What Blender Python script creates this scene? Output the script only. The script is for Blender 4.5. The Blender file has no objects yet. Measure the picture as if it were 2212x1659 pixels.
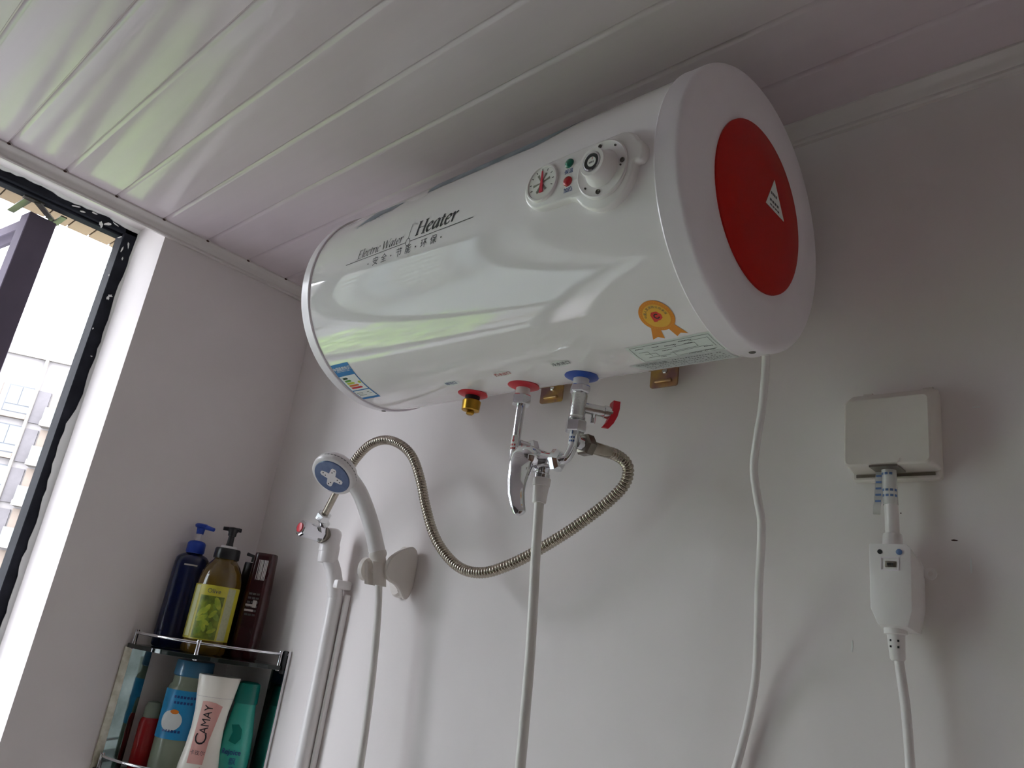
import bpy, bmesh, math, random
from mathutils import Vector, Matrix

random.seed(7)
SC = bpy.context.scene
COL = SC.collection

# ------------------------------------------------------------------ camera
# world: back wall y = 0, left wall x = 0, floor z = 0, plank ceiling z = 2.40 (metres)
cam_d = bpy.data.cameras.new('camera')
cam_d.sensor_width = 36.0
cam_d.lens = 36.0 * 1679.4 / 2212.0
cam_d.clip_start = 0.02
cam_d.clip_end = 500
cam = bpy.data.objects.new('camera', cam_d)
COL.objects.link(cam)
_m = Matrix(((0.7312, 0.1217, 0.6713), (0.6679, -0.3313, -0.6665), (0.1413, 0.9356, -0.3235))).to_4x4()
_x = _m.col[0].to_3d().normalized()
_z = _m.col[2].to_3d(); _z = (_z - _x * _z.dot(_x)).normalized()
_y = _z.cross(_x)
_m = Matrix((_x, _y, _z)).transposed().to_4x4()
_m.translation = (1.63, -0.9, 1.642)
cam.matrix_world = _m
SC.camera = cam

# ------------------------------------------------------------------ light and exposure
SKY = 13.8
world = bpy.data.worlds.new('overcast_sky')
SC.world = world
world.use_nodes = True
_bg = world.node_tree.nodes['Background']
_bg.inputs[0].default_value = (0.975, 1.0, 1.09, 1)
_bg.inputs[1].default_value = SKY

WIN_Y0, WIN_Y1, WIN_Z0, WIN_Z1 = -1.70, -0.388, 0.50, 2.44   # window opening in the left wall
# sampling portal in the window opening: guides sky sampling only, emits no light of its own
_pl = bpy.data.lights.new('window_portal', 'AREA')
_pl.shape = 'RECTANGLE'
_pl.size = WIN_Z1 - WIN_Z0
_pl.size_y = WIN_Y1 - WIN_Y0
_pl.cycles.is_portal = True
_po = bpy.data.objects.new('window_portal', _pl)
_po.location = (-0.27, (WIN_Y0 + WIN_Y1) / 2, (WIN_Z0 + WIN_Z1) / 2)
_po.rotation_euler = (0, math.radians(-90), 0)
COL.objects.link(_po)

SC.view_settings.view_transform = 'Standard'
SC.view_settings.look = 'None'
SC.view_settings.gamma = 1.0
SC.view_settings.use_curve_mapping = False
SC.view_settings.exposure = 0.0
try:
    SC.cycles.max_bounces = 14
    SC.cycles.diffuse_bounces = 8
    SC.cycles.glossy_bounces = 6
    SC.cycles.transmission_bounces = 8
    SC.cycles.use_denoising = True
    SC.cycles.sample_clamp_indirect = 8
except Exception:
    pass

# ------------------------------------------------------------------ materials
def lin(h):
    h = h.lstrip('#')
    out = []
    for i in (0, 2, 4):
        c = int(h[i:i + 2], 16) / 255
        out.append(c / 12.92 if c <= 0.04045 else ((c + 0.055) / 1.055) ** 2.4)
    return (*out, 1)

MATS = {}
def mat(name, col, rough=0.5, metal=0.0, noise=0.0, nscale=20, bump=0.0, bscale=60, coat=0.0,
        trans=0.0, alpha=1.0, spec=0.5, ior=1.5, col2=None, stretch=None, sss=0.0):
    m = bpy.data.materials.new(name)
    m.use_nodes = True
    nt = m.node_tree
    b = nt.nodes['Principled BSDF']
    c = lin(col) if isinstance(col, str) else col
    b.inputs['Base Color'].default_value = c
    b.inputs['Roughness'].default_value = rough
    b.inputs['Metallic'].default_value = metal
    b.inputs['Coat Weight'].default_value = coat
    b.inputs['Coat Roughness'].default_value = 0.05
    b.inputs['Transmission Weight'].default_value = trans
    b.inputs['Alpha'].default_value = alpha
    b.inputs['Specular IOR Level'].default_value = spec
    b.inputs['IOR'].default_value = ior
    tc = None
    def coords():
        nonlocal tc
        if tc is None:
            t = nt.nodes.new('ShaderNodeTexCoord')
            if stretch:
                mp = nt.nodes.new('ShaderNodeMapping')
                mp.inputs['Scale'].default_value = stretch
                nt.links.new(t.outputs['Object'], mp.inputs[0])
                tc = mp.outputs[0]
            else:
                tc = t.outputs['Object']
        return tc
    if noise or col2:
        n = nt.nodes.new('ShaderNodeTexNoise')
        n.inputs['Scale'].default_value = nscale
        n.inputs['Detail'].default_value = 5
        nt.links.new(coords(), n.inputs['Vector'])
        mx = nt.nodes.new('ShaderNodeMix')
        mx.data_type = 'RGBA'
        c2 = lin(col2) if col2 else tuple(max(0, v * (1 - noise)) for v in c[:3]) + (1,)
        mx.inputs['A'].default_value = c
        mx.inputs['B'].default_value = c2
        r = nt.nodes.new('ShaderNodeMapRange')
        r.inputs[1].default_value = 0.35
        r.inputs[2].default_value = 0.68
        nt.links.new(n.outputs[0], r.inputs[0])
        nt.links.new(r.outputs[0], mx.inputs['Factor'])
        nt.links.new(mx.outputs['Result'], b.inputs['Base Color'])
    if bump:
        n = nt.nodes.new('ShaderNodeTexNoise')
        n.inputs['Scale'].default_value = bscale
        n.inputs['Detail'].default_value = 4
        nt.links.new(coords(), n.inputs['Vector'])
        bp = nt.nodes.new('ShaderNodeBump')
        bp.inputs['Strength'].default_value = bump
        bp.inputs['Distance'].default_value = 0.004
        nt.links.new(n.outputs[0], bp.inputs['Height'])
        nt.links.new(bp.outputs[0], b.inputs['Normal'])
    MATS[name] = m
    return m

mat('plaster', '#ebe5e3', 0.75, noise=0.05, nscale=5, bump=0.18, bscale=26)
mat('reveal_paint', '#eaecea', 0.65, noise=0.04, nscale=8, bump=0.15, bscale=40)
mat('pvc_ceiling', '#d5c9cd', 0.13, noise=0.02, nscale=9, bump=0.06, bscale=5, stretch=(0.6, 9, 1), spec=0.4)
mat('pvc_trim', '#dcd6d2', 0.3, noise=0.03, nscale=15)
mat('floor_tile', '#c3bebb', 0.35, noise=0.15, nscale=4)
mat('enamel', '#f5f0f2', 0.05, noise=0.01, nscale=3, coat=0.5, bump=0.02, bscale=7)
mat('cap_plastic', '#efe8ee', 0.32, noise=0.02, nscale=30, bump=0.03, bscale=300)
mat('white_plastic', '#ece8e7', 0.28, noise=0.02, nscale=40)
mat('grey_white_plastic', '#ddd6cf', 0.4, noise=0.04, nscale=30)
mat('hose_white', '#e4e0dc', 0.42, noise=0.04, nscale=20)
mat('red_disc', '#b80d05', 0.42, spec=0.25, noise=0.06, nscale=10, bump=0.03, bscale=200)
mat('ink', '#26262a', 0.4, noise=0.1, nscale=50)
mat('ink_grey', '#55585a', 0.5, noise=0.1, nscale=50)
mat('ink_blue', '#23478c', 0.4, noise=0.1, nscale=50)
mat('ink_red', '#c23a3a', 0.4, noise=0.1, nscale=50)
mat('chrome', '#e6e6ea', 0.06, metal=1.0, noise=0.03, nscale=20)
mat('chrome_rough', '#d9d9d9', 0.22, metal=1.0, noise=0.08, nscale=60, bump=0.1, bscale=400)
mat('steel_hose', '#b9b0a2', 0.22, metal=1.0, noise=0.15, nscale=80)
mat('dark_nut', '#8d867c', 0.3, metal=1.0, noise=0.2, nscale=90)
mat('zinc_gold', '#c8a860', 0.3, metal=1.0, col2='#9c7a78', nscale=35)
mat('brass', '#c79a3c', 0.33, metal=1.0, noise=0.15, nscale=60)
mat('rubber_black', '#1c1c1e', 0.6, noise=0.1)
mat('bounce_cut_tile', '#5e5652', 0.4, noise=0.2, nscale=5)
mat('brown_spot', '#4a2f22', 0.8, noise=0.3, nscale=200)
mat('added_door_wood', '#5a3d2c', 0.45, col2='#48301f', nscale=6, stretch=(1, 8, 1))
mat('red_plastic', '#d02434', 0.35, noise=0.05)
mat('blue_plastic', '#1f4aa8', 0.35, noise=0.05)
mat('lamp_green', '#0d6e58', 0.12, noise=0.05, coat=0.5)
mat('lamp_red', '#b01522', 0.12, noise=0.05, coat=0.5)
mat('gauge_face', '#efefea', 0.4, noise=0.02)
mat('needle_red', '#d8384c', 0.4, noise=0.05)
mat('gauge_mark', '#8a8a7e', 0.4, noise=0.05)
mat('glass_clear', (1, 1, 1, 1), 0.02, trans=1.0, ior=1.45)
mat('paper_white', '#eef0ee', 0.55, noise=0.02)
mat('label_silver', '#cfd3d2', 0.5, noise=0.04)
mat('label_pale', '#dfe6e2', 0.5, noise=0.04)
mat('label_blue', '#1e7ac0', 0.45, noise=0.05)
mat('medal_orange', '#e9921f', 0.45, noise=0.08)
mat('medal_gold', '#f2b83a', 0.45, noise=0.08)
mat('medal_red', '#e03a2e', 0.45, noise=0.05)
mat('film_blue', '#5f7488', 0.3, col2='#8d9aa6', nscale=45)
mat('bar_green_dark', '#1f4a35', 0.5, noise=0.05)
mat('bar_green', '#5a9c3c', 0.5, noise=0.05)
mat('bar_lime', '#c8d23a', 0.5, noise=0.05)
mat('bar_orange', '#e07a3a', 0.5, noise=0.05)
mat('bar_red', '#d03038', 0.5, noise=0.05)
mat('frame_black', '#1d1f25', 0.75, spec=0.1, col2='#292b32', nscale=30)
mat('sash_dark', '#5f5765', 0.75, spec=0.1, noise=0.1, nscale=20)
mat('stay_metal', '#6a6660', 0.4, metal=0.8, noise=0.2)
mat('window_glass', (0.86, 0.97, 0.93, 1), 0.01, trans=1.0, ior=1.45)
mat('soffit_tile', '#7a664f', 0.6, noise=0.12, nscale=20)
mat('soffit_base', '#2f2822', 0.8, noise=0.1)
mat('facade', '#6b6867', 0.8, noise=0.05, nscale=1.5)
mat('facade_white', '#78746f', 0.8, noise=0.04, nscale=2)
mat('facade_grey', '#4f4c4e', 0.8, noise=0.1, nscale=3)
mat('facade_beige', '#655b52', 0.8, noise=0.08, nscale=2)
mat('far_frame', '#3c4045', 0.5, noise=0.1)
mat('far_glass', '#53585c', 0.1, noise=0.06, nscale=1)
mat('far_rail_glass', '#5a6360', 0.1, noise=0.05, nscale=2)
mat('ground_grey', '#62635f', 0.9, col2='#605f64', nscale=0.15)
mat('leaf', '#7f9a4c', 0.6, col2='#5f8538', nscale=0.8)
mat('bark', '#5a4a3a', 0.9, noise=0.3, nscale=6)
mat('shelf_glass', (0.035, 0.055, 0.05, 1), 0.03, trans=0.7, ior=1.5)
mat('mirror', '#9fb0ae', 0.05, metal=1.0, col2='#55645f', nscale=14)
mat('mirror_border', '#dcd8c8', 0.3, metal=0.3, col2='#b6b29a', nscale=60)
mat('bottle_blue', '#071749', 0.18, noise=0.3, nscale=8, coat=0.3)
mat('pump_blue', '#1c44b4', 0.3, noise=0.05)
mat('pump_black', '#17171a', 0.35, noise=0.1)
mat('amber', (0.20, 0.115, 0.012, 1), 0.12, noise=0.3, nscale=12, trans=0.35, coat=0.3)
mat('label_olive', '#c8bf3c', 0.35, noise=0.15, nscale=40)
mat('label_olive_dark', '#4a5a22', 0.35, col2='#8a9a2c', nscale=60)
mat('leaf_mid', '#6f8a30', 0.35, col2='#8aa03a', nscale=90)
mat('leaf_light', '#b2bb3e', 0.35, col2='#8fa436', nscale=90)
mat('label_stripe_grey', '#b4b58e', 0.4, noise=0.12, nscale=200)
mat('label_olive_light', '#e6e9b4', 0.3, noise=0.08, nscale=60)
mat('maroon', '#3a1016', 0.25, noise=0.2, nscale=10, coat=0.2)
mat('black_maroon', '#201014', 0.3, noise=0.2, nscale=10)
mat('grey_print', '#c9c4c2', 0.5, noise=0.1)
mat('cap_blue', '#4b86ac', 0.25, noise=0.08, coat=0.2)
mat('clear_green', '#b8c4ae', 0.15, noise=0.1, nscale=10, trans=0.35)
mat('label_sky', '#2b9ad6', 0.35, noise=0.08)
mat('egg_white', '#eef2f2', 0.4, noise=0.05)
mat('egg_orange', '#f08a2a', 0.4, noise=0.05)
mat('cream_bottle', '#f3eee2', 0.28, noise=0.03)
mat('pink_label', '#d69a92', 0.35, col2='#e6bcb2', nscale=14)
mat('teal_bottle', '#2fb7a4', 0.2, col2='#58cdbb', nscale=10, trans=0.2, coat=0.2)
mat('teal_dark', '#0f7c70', 0.25, noise=0.1)
mat('red_bottle', '#b3141c', 0.2, noise=0.15, coat=0.3)
mat('shower_blue', '#4c5f86', 0.35, col2='#5d7096', nscale=80)
mat('tape_print', '#5f7fb4', 0.35, noise=0.2)
mat('tape_clear', '#dfe0dc', 0.08, noise=0.04, coat=0.5)
mat('peel_metal', '#8c8c88', 0.4, metal=0.9, noise=0.2)

# ------------------------------------------------------------------ mesh helpers
def finish(name, bm, m, parent=None, smooth=40, loc=None):
    me = bpy.data.meshes.new(name)
    bmesh.ops.recalc_face_normals(bm, faces=bm.faces)
    bm.to_mesh(me); bm.free()
    if smooth:
        for p in me.polygons: p.use_smooth = True
        try: me.set_sharp_from_angle(angle=math.radians(smooth))
        except Exception: pass
    ms = m if isinstance(m, (list, tuple)) else [m]
    for k in ms: me.materials.append(MATS[k])
    o = bpy.data.objects.new(name, me)
    COL.objects.link(o)
    if parent is not None:
        o.parent = parent
        o.matrix_parent_inverse = pinv(parent)
    return o

def pinv(parent):
    # parts are modelled in world coordinates; cancel the parent's own placement
    m = Matrix.LocRotScale(parent.location, parent.rotation_euler, parent.scale)
    p = parent
    chain = m
    while p.parent is not None:
        q = p.parent
        chain = Matrix.LocRotScale(q.location, q.rotation_euler, q.scale) @ p.matrix_parent_inverse @ chain
        p = q
    return chain.inverted()

def empty(name, loc, rz=0.0):
    o = bpy.data.objects.new(name, None)
    o.empty_display_size = 0.05
    o.location = loc
    o.rotation_euler = (0, 0, rz)
    COL.objects.link(o)
    return o

def tag(o, label=None, cat=None, group=None, kind=None):
    if label: o['label'] = label
    if cat: o['category'] = cat
    if group: o['group'] = group
    if kind: o['kind'] = kind
    return o

def box(bm, x0, x1, y0, y1, z0, z1, bev=0.0, seg=2):
    vs = [bm.verts.new((x, y, z)) for x in (x0, x1) for y in (y0, y1) for z in (z0, z1)]
    q = [(0, 1, 3, 2), (4, 6, 7, 5), (0, 4, 5, 1), (2, 3, 7, 6), (0, 2, 6, 4), (1, 5, 7, 3)]
    fs = [bm.faces.new([vs[i] for i in f]) for f in q]
    if bev:
        es = {e for f in fs for e in f.edges}
        bmesh.ops.bevel(bm, geom=list(es), offset=bev, segments=seg, affect='EDGES', profile=0.5)
    return fs

def frame_of(d):
    d = Vector(d).normalized()
    a = Vector((0, 0, 1)) if abs(d.z) < 0.9 else Vector((1, 0, 0))
    u = a.cross(d).normalized()
    return u, d.cross(u), d

def lathe(bm, prof, o, axis, seg=32, sx=1.0, sy=1.0, u=None, cap=True):
    """prof: list of (height along axis, radius); o origin, axis direction"""
    o = Vector(o)
    if u is None:
        u, v, d = frame_of(axis)
    else:
        d = Vector(axis).normalized(); u = Vector(u); u = (u - d * u.dot(d)).normalized(); v = d.cross(u)
    rings = []
    for h, r in prof:
        if r < 1e-6:
            rings.append([bm.verts.new(o + d * h)])
        else:
            rings.append([bm.verts.new(o + d * h + u * (r * sx * math.cos(2 * math.pi * k / seg)) + v * (r * sy * math.sin(2 * math.pi * k / seg))) for k in range(seg)])
    for a, b in zip(rings, rings[1:]):
        for k in range(seg):
            k2 = (k + 1) % seg
            if len(a) == 1 and len(b) == 1: continue
            if len(a) == 1: bm.faces.new((a[0], b[k], b[k2]))
            elif len(b) == 1: bm.faces.new((a[k], b[0], a[k2]))
            else: bm.faces.new((a[k], b[k], b[k2], a[k2]))
    if cap:
        if len(rings[0]) > 1: bm.faces.new(rings[0])
        if len(rings[-1]) > 1: bm.faces.new(rings[-1])

def catmull(pts, n):
    P = [Vector(p) for p in pts]
    P = [P[0] * 2 - P[1]] + P + [P[-1] * 2 - P[-2]]
    out = []
    for i in range(1, len(P) - 2):
        for k in range(n):
            t = k / n
            a, b, c, d = P[i - 1], P[i], P[i + 1], P[i + 2]
            out.append(0.5 * ((2 * b) + (c - a) * t + (2 * a - 5 * b + 4 * c - d) * t * t + (3 * b - a - 3 * c + d) * t ** 3))
    out.append(P[-2])
    return out

def resample(pts, step):
    out = [pts[0]]; acc = 0.0
    for a, b in zip(pts, pts[1:]):
        L = (b - a).length
        while acc + L >= step:
            t = (step - acc) / L
            a = a.lerp(b, t); L = (b - a).length; acc = 0.0
            out.append(a)
        acc += L
    return out

def tube(bm, pts, r, seg=12, cap=True):
    """pts list of Vector, r radius or callable(index)"""
    n = len(pts)
    tang = [(pts[min(i + 1, n - 1)] - pts[max(i - 1, 0)]).normalized() for i in range(n)]
    u, v, _ = frame_of(tang[0])
    rings = []
    for i, p in enumerate(pts):
        t = tang[i]
        u = (u - t * u.dot(t)).normalized(); v = t.cross(u)
        rr = r(i) if callable(r) else r
        rings.append([bm.verts.new(p + (u * math.cos(2 * math.pi * k / seg) + v * math.sin(2 * math.pi * k / seg)) * rr) for k in range(seg)])
    for a, b in zip(rings, rings[1:]):
        for k in range(seg):
            bm.faces.new((a[k], a[(k + 1) % seg], b[(k + 1) % seg], b[k]))
    if cap:
        bm.faces.new(rings[0]); bm.faces.new(rings[-1])

def hexnut(bm, o, axis, h, r, cham=0.0015, hole=False, u=None):
    lathe(bm, [(0, r - cham), (cham, r), (h - cham, r), (h, r - cham)], o, axis, seg=6, u=u)

def loft(bm, rings, closed=True, cap=True):
    R = [[bm.verts.new(p) for p in ring] for ring in rings]
    n = len(R[0])
    for a, b in zip(R, R[1:]):
        for k in range(n if closed else n - 1):
            bm.faces.new((a[k], a[(k + 1) % n], b[(k + 1) % n], b[k]))
    if cap:
        bm.faces.new(R[0]); bm.faces.new(R[-1])

def poly(bm, pts, z=0.0):
    return bm.faces.new([bm.verts.new((p[0], p[1], z)) for p in pts])

def prism(bm, pts, z0, z1, inset=0.0):
    """flat outline in xy, thickened from z0 to z1, the top face optionally inset"""
    cx = sum(p[0] for p in pts) / len(pts); cy = sum(p[1] for p in pts) / len(pts)
    a = [bm.verts.new((p[0], p[1], z0)) for p in pts]
    b = [bm.verts.new((p[0], p[1], z1 - inset)) for p in pts]
    n = len(pts)
    for k in range(n):
        bm.faces.new((a[k], a[(k + 1) % n], b[(k + 1) % n], b[k]))
    top = b
    if inset:
        c = []
        for k in range(n):
            p0, p1, p2 = Vector(pts[k - 1]).to_2d(), Vector(pts[k]).to_2d(), Vector(pts[(k + 1) % n]).to_2d()
            t = (p2 - p0).normalized(); nrm = Vector((-t.y, t.x))
            if area2(pts) < 0: nrm = -nrm
            q = p1 + nrm * inset
            c.append(bm.verts.new((q.x, q.y, z1)))
        for k in range(n):
            bm.faces.new((b[k], b[(k + 1) % n], c[(k + 1) % n], c[k]))
        top = c
    bm.faces.new(top)
    bm.faces.new(list(reversed(a)))

def area2(p):
    return sum(p[i - 1][0] * p[i][1] - p[i][0] * p[i - 1][1] for i in range(len(p)))

def rrect(x0, x1, y0, y1, r, n=5):
    out = []
    for cx, cy, a in ((x1 - r, y1 - r, 0), (x0 + r, y1 - r, 90), (x0 + r, y0 + r, 180), (x1 - r, y0 + r, 270)):
        for k in range(n + 1):
            t = math.radians(a + 90 * k / n)
            out.append((cx + r * math.cos(t), cy + r * math.sin(t)))
    return out

def disc(cx, cy, r, n=32, ry=None):
    return [(cx + r * math.cos(2 * math.pi * k / n), cy + (ry or r) * math.sin(2 * math.pi * k / n)) for k in range(n)]

def xf(bm, fn):
    for v in bm.verts:
        v.co = fn(v.co)

def text_bm(s, size, shear=0.0, offset=0.0, align='CENTER', extrude=0.0, spacing=1.0):
    cu = bpy.data.curves.new('lettering', 'FONT')
    cu.body = s; cu.size = size; cu.shear = shear; cu.offset = offset
    cu.align_x = align; cu.align_y = 'CENTER'; cu.resolution_u = 3; cu.extrude = extrude
    cu.space_character = spacing
    o = bpy.data.objects.new('lettering', cu)
    COL.objects.link(o)
    bpy.context.view_layer.update()
    dg = bpy.context.evaluated_depsgraph_get()
    me = bpy.data.meshes.new_from_object(o.evaluated_get(dg))
    bm = bmesh.new(); bm.from_mesh(me)
    bpy.data.objects.remove(o); bpy.data.curves.remove(cu); bpy.data.meshes.remove(me)
    return bm

def join(dst, src):
    me = bpy.data.meshes.new('join'); src.to_mesh(me); src.free()
    dst.from_mesh(me); bpy.data.meshes.remove(me)

def add_text(bm, s, size, x, y, z=0.0, rot=0.0, **kw):
    t = text_bm(s, size, **kw)
    c, sn = math.cos(rot), math.sin(rot)
    xf(t, lambda p: Vector((x + p.x * c - p.y * sn, y + p.x * sn + p.y * c, z + p.z)))
    join(bm, t)

def stroke(bm, pts, hw, smooth=True, z=0.0, nib=None):
    """pen stroke along a 2-D polyline; nib = (half width, angle) gives broad-pen contrast"""
    P = [Vector((p[0], p[1], 0)) for p in pts]
    if smooth and len(P) > 2: P = catmull(P, 6)
    L, R = [], []
    n = len(P)
    for i, p in enumerate(P):
        t = (P[min(i + 1, n - 1)] - P[max(i - 1, 0)])
        ang = math.atan2(t.y, t.x)
        w = hw
        if nib: w = math.hypot(nib[0] * math.sin(ang - nib[1]), hw)
        nx, ny = -math.sin(ang) * w, math.cos(ang) * w
        L.append(bm.verts.new((p.x + nx, p.y + ny, z))); R.append(bm.verts.new((p.x - nx, p.y - ny, z)))
    for i in range(n - 1):
        try: bm.faces.new((L[i], L[i + 1], R[i + 1], R[i]))
        except Exception: pass

# ------------------------------------------------------------------ the room
def slab(name, boxes, m, **kw):
    bm = bmesh.new()
    for b in boxes: box(bm, *b)
    o = finish(name, bm, m, smooth=0)
    tag(o, kind='structure', **kw)
    return o

RX, RY = 2.30, -2.40       # far side wall and wall behind the camera
wall_back = slab('wall_back', [(-0.24, RX + 0.12, 0, 0.12, -0.1, 2.6)], 'plaster', label='white plastered wall behind the water heater')
wall_left = slab('wall_left', [(-0.24, 0, WIN_Y1, 0.0, -0.1, 2.6), (-0.24, 0, RY, WIN_Y0, -0.1, 2.6),
                   (-0.24, 0, WIN_Y0, WIN_Y1, -0.1, WIN_Z0), (-0.24, 0, WIN_Y0, WIN_Y1, WIN_Z1, 2.6),
                   (-0.018, 0, WIN_Y0, WIN_Y1, 2.398, WIN_Z1)], 'plaster', label='white plastered wall with the window opening')
slab('wall_right', [(RX, RX + 0.12, RY, 0.0, -0.1, 2.6)], 'plaster', label='white plastered wall at the dark end of the room')
slab('wall_front', [(-0.24, RX + 0.12, RY - 0.12, RY, -0.1, 2.6)], 'bounce_cut_tile', label='unseen wall opposite the heater, tiled dark brown to cut bounce light')  # dark tiling invented to cut the fill light from this wall
slab('floor', [(0, RX, RY, 0, -0.1, 0)], 'floor_tile', label='beige tiled bathroom floor')
ceiling = slab('ceiling', [(-0.24, RX + 0.12, RY - 0.12, 0.12, 2.6, 2.72)], 'soffit_base', label='ceiling clad in glossy white PVC planks')

door = slab('added_door_1', [(RX - 0.035, RX - 0.001, -1.80, -0.30, 0.001, 2.10)], 'added_door_wood', label='added brown wooden door, out of view, darkening the right end of the room')  # invented, darkens the right end by cutting bounce light
bm = bmesh.new()
for y0, y1, z0, z1 in ((-1.70, -1.10, .15, .95), (-1.70, -1.10, 1.1, 2.0), (-1.0, -.40, .15, .95), (-1.0, -.40, 1.1, 2.0)): box(bm, RX - .045, RX - .034, y0, y1, z0, z1, .004, 1)
finish('added_door_panel', bm, 'added_door_wood', door, smooth=0)

# PVC planks 100 mm wide run along x, each with a stepped groove on one edge
def plank_mesh():
    bm = bmesh.new()
    pr = [(0, 0.0045), (0.0012, 0.0045), (0.0016, 0.0012), (0.0024, 0.0), (0.0915, 0.0), (0.0930, 0.0004), (0.0982, 0.0030), (0.0994, 0.0045), (0.1, 0.0045), (0.1, 0.012), (0, 0.012)]
    rings = [[Vector((x, -p[0], 2.400 + p[1])) for p in pr] for x in (0.004, RX)]
    loft(bm, rings)
    return bm
pl0 = finish('plank', plank_mesh(), 'pvc_ceiling', ceiling, smooth=30)
PL_Y0 = -0.0085
pl0.location.y = PL_Y0
k = 1
while PL_Y0 - 0.1 * k > RY:
    c = pl0.copy(); COL.objects.link(c)
    c.parent = ceiling; c.matrix_parent_inverse = pl0.matrix_parent_inverse.copy()
    c.location.y = PL_Y0 - 0.1 * k
    k += 1

# stepped PVC cornice strips
TRIM = [(0.0, 2.3735), (0.006, 2.3735), (0.0085, 2.376), (0.0085, 2.380), (0.011, 2.382), (0.013, 2.388), (0.017, 2.392), (0.0215, 2.3945), (0.024, 2.397), (0.024, 2.4055), (0.0, 2.4055)]
def trim(name, a, b, inward, label):
    global last_trim
    bm = bmesh.new()
    a, b, w = Vector(a), Vector(b), Vector(inward)
    loft(bm, [[p + w * t + Vector((0, 0, z)) for t, z in TRIM] for p in (a, b)])
    last_trim = tag(finish(name, bm, 'pvc_trim', smooth=35), label, kind='structure')
trim('trim_1', (0.0, 0, 0), (RX, 0, 0), (0, -1, 0), 'white PVC cornice strip above the heater wall')
trim('trim_2', (0, RY, 0), (0, 0, 0), (1, 0, 0), 'white PVC cornice strip above the window')
for q in range(14):  # brown dots drawn for the dark gaps where plank seams meet the strip
    bm = bmesh.new(); lathe(bm, [(0, .0036), (.0015, .0034), (.0026, .002), (.0028, 0)], (0.0236, PL_Y0 - 0.1 * q + .0002, 2.3985), (1, 0, -.5), seg=8, sy=.6); finish('seam_gap_dot', bm, 'brown_spot', last_trim)
trim('trim_3', (RX, RY, 0), (RX, 0, 0), (-1, 0, 0), 'white PVC cornice strip at the dark end')

# small scuffs on the plaster by the socket
rnd = random.Random(2)
for x, z, a, b, m in ((1.4035, 1.8165, .0030, .0008, 'brown_spot'), (1.352, 1.8455, .0008, .0008, 'brown_spot'), (1.418, 1.790, .0010, .0085, 'reveal_paint'), (1.300, 1.700, .0007, .006, 'reveal_paint'), (1.43, 1.96, .004, .0010, 'reveal_paint')):
    bm = bmesh.new()
    o_ = [(x + a * rnd.uniform(.7, 1.2) * math.cos(2 * math.pi * q / 8), z + b * rnd.uniform(.7, 1.2) * math.sin(2 * math.pi * q / 8)) for q in range(8)]
    prism(bm, o_, 0, .0006); xf(bm, lambda p: Vector((p.x, -p.z, p.y))); finish('scuff', bm, m, wall_back, smooth=0)

# ------------------------------------------------------------------ window
win = empty('window_1', (-0.2, WIN_Y1, WIN_Z0))
tag(win, 'black aluminium window with an open outward sash', kind='structure')
def wpart(name, boxes, m='frame_black', parent=win, bev=0.0015):
    bm = bmesh.new()
    for b in boxes: box(bm, *b, bev, 1)
    return finish(name, bm, m, parent, smooth=0)
FX0, FX1 = -0.235, -0.18
wpart('frame_jamb', [(FX0, FX1, -0.418, WIN_Y1 - 0.0005, WIN_Z0, WIN_Z1)])
wpart('frame_jamb', [(FX0, FX1, WIN_Y0 + 0.0005, WIN_Y0 + 0.042, WIN_Z0, WIN_Z1)])
wpart('frame_head', [(FX0, FX1, WIN_Y0, WIN_Y1, 2.420, WIN_Z1 - 0.0005), (-0.200, -0.192, WIN_Y0, WIN_Y1, 2.414, 2.421)])
wpart('frame_sill', [(FX0, FX1, WIN_Y0, WIN_Y1, WIN_Z0 + 0.0005, WIN_Z0 + 0.042)])
wpart('mullion', [(FX0, FX1, -0.98, -0.935, WIN_Z0, WIN_Z1)])
bm = bmesh.new(); box(bm, -0.21, -0.205, WIN_Y0 + 0.04, -0.98, WIN_Z0 + 0.04, 2.406); finish('pane', bm, 'window_glass', win, smooth=0)

# open sash: near stile by the frame, the rest swung outward
SA = Vector((-0.248, -0.566, 0)); SD = Vector((-math.cos(math.radians(8)), -math.sin(math.radians(8)), 0)); SN = Vector((SD.y, -SD.x, 0))
def sbox(bm, s0, s1, t0, t1, z0, z1):
    P = []
    fs = box(bm, s0, s1, t0, t1, z0, z1, 0.0015, 1)
def sash_part(name, boxes, m, parent):
    bm = bmesh.new()
    for b in boxes: sbox(bm, *b)
    xf(bm, lambda p: SA + SD * p.x + SN * p.y + Vector((0, 0, p.z)))
    return finish(name, bm, m, parent, smooth=0)
sash = sash_part('open_sash', [(-0.004, 0.040, -0.029, 0.029, 0.56, 2.400)], 'sash_dark', win)
sash_part('stile', [(0.40, 0.455, -0.029, 0.029, 0.56, 2.400)], 'sash_dark', sash)
sash_part('rail', [(0.040, 0.40, -0.029, 0.029, 0.56, 0.61)], 'sash_dark', sash)
sash_part('rail', [(0.040, 0.40, -0.020, 0.029, 2.372, 2.398)], 'sash_dark', sash)
sash_part('pane', [(0.038, 0.402, -0.003, 0.003, 0.605, 2.364)], 'window_glass', sash)

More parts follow.
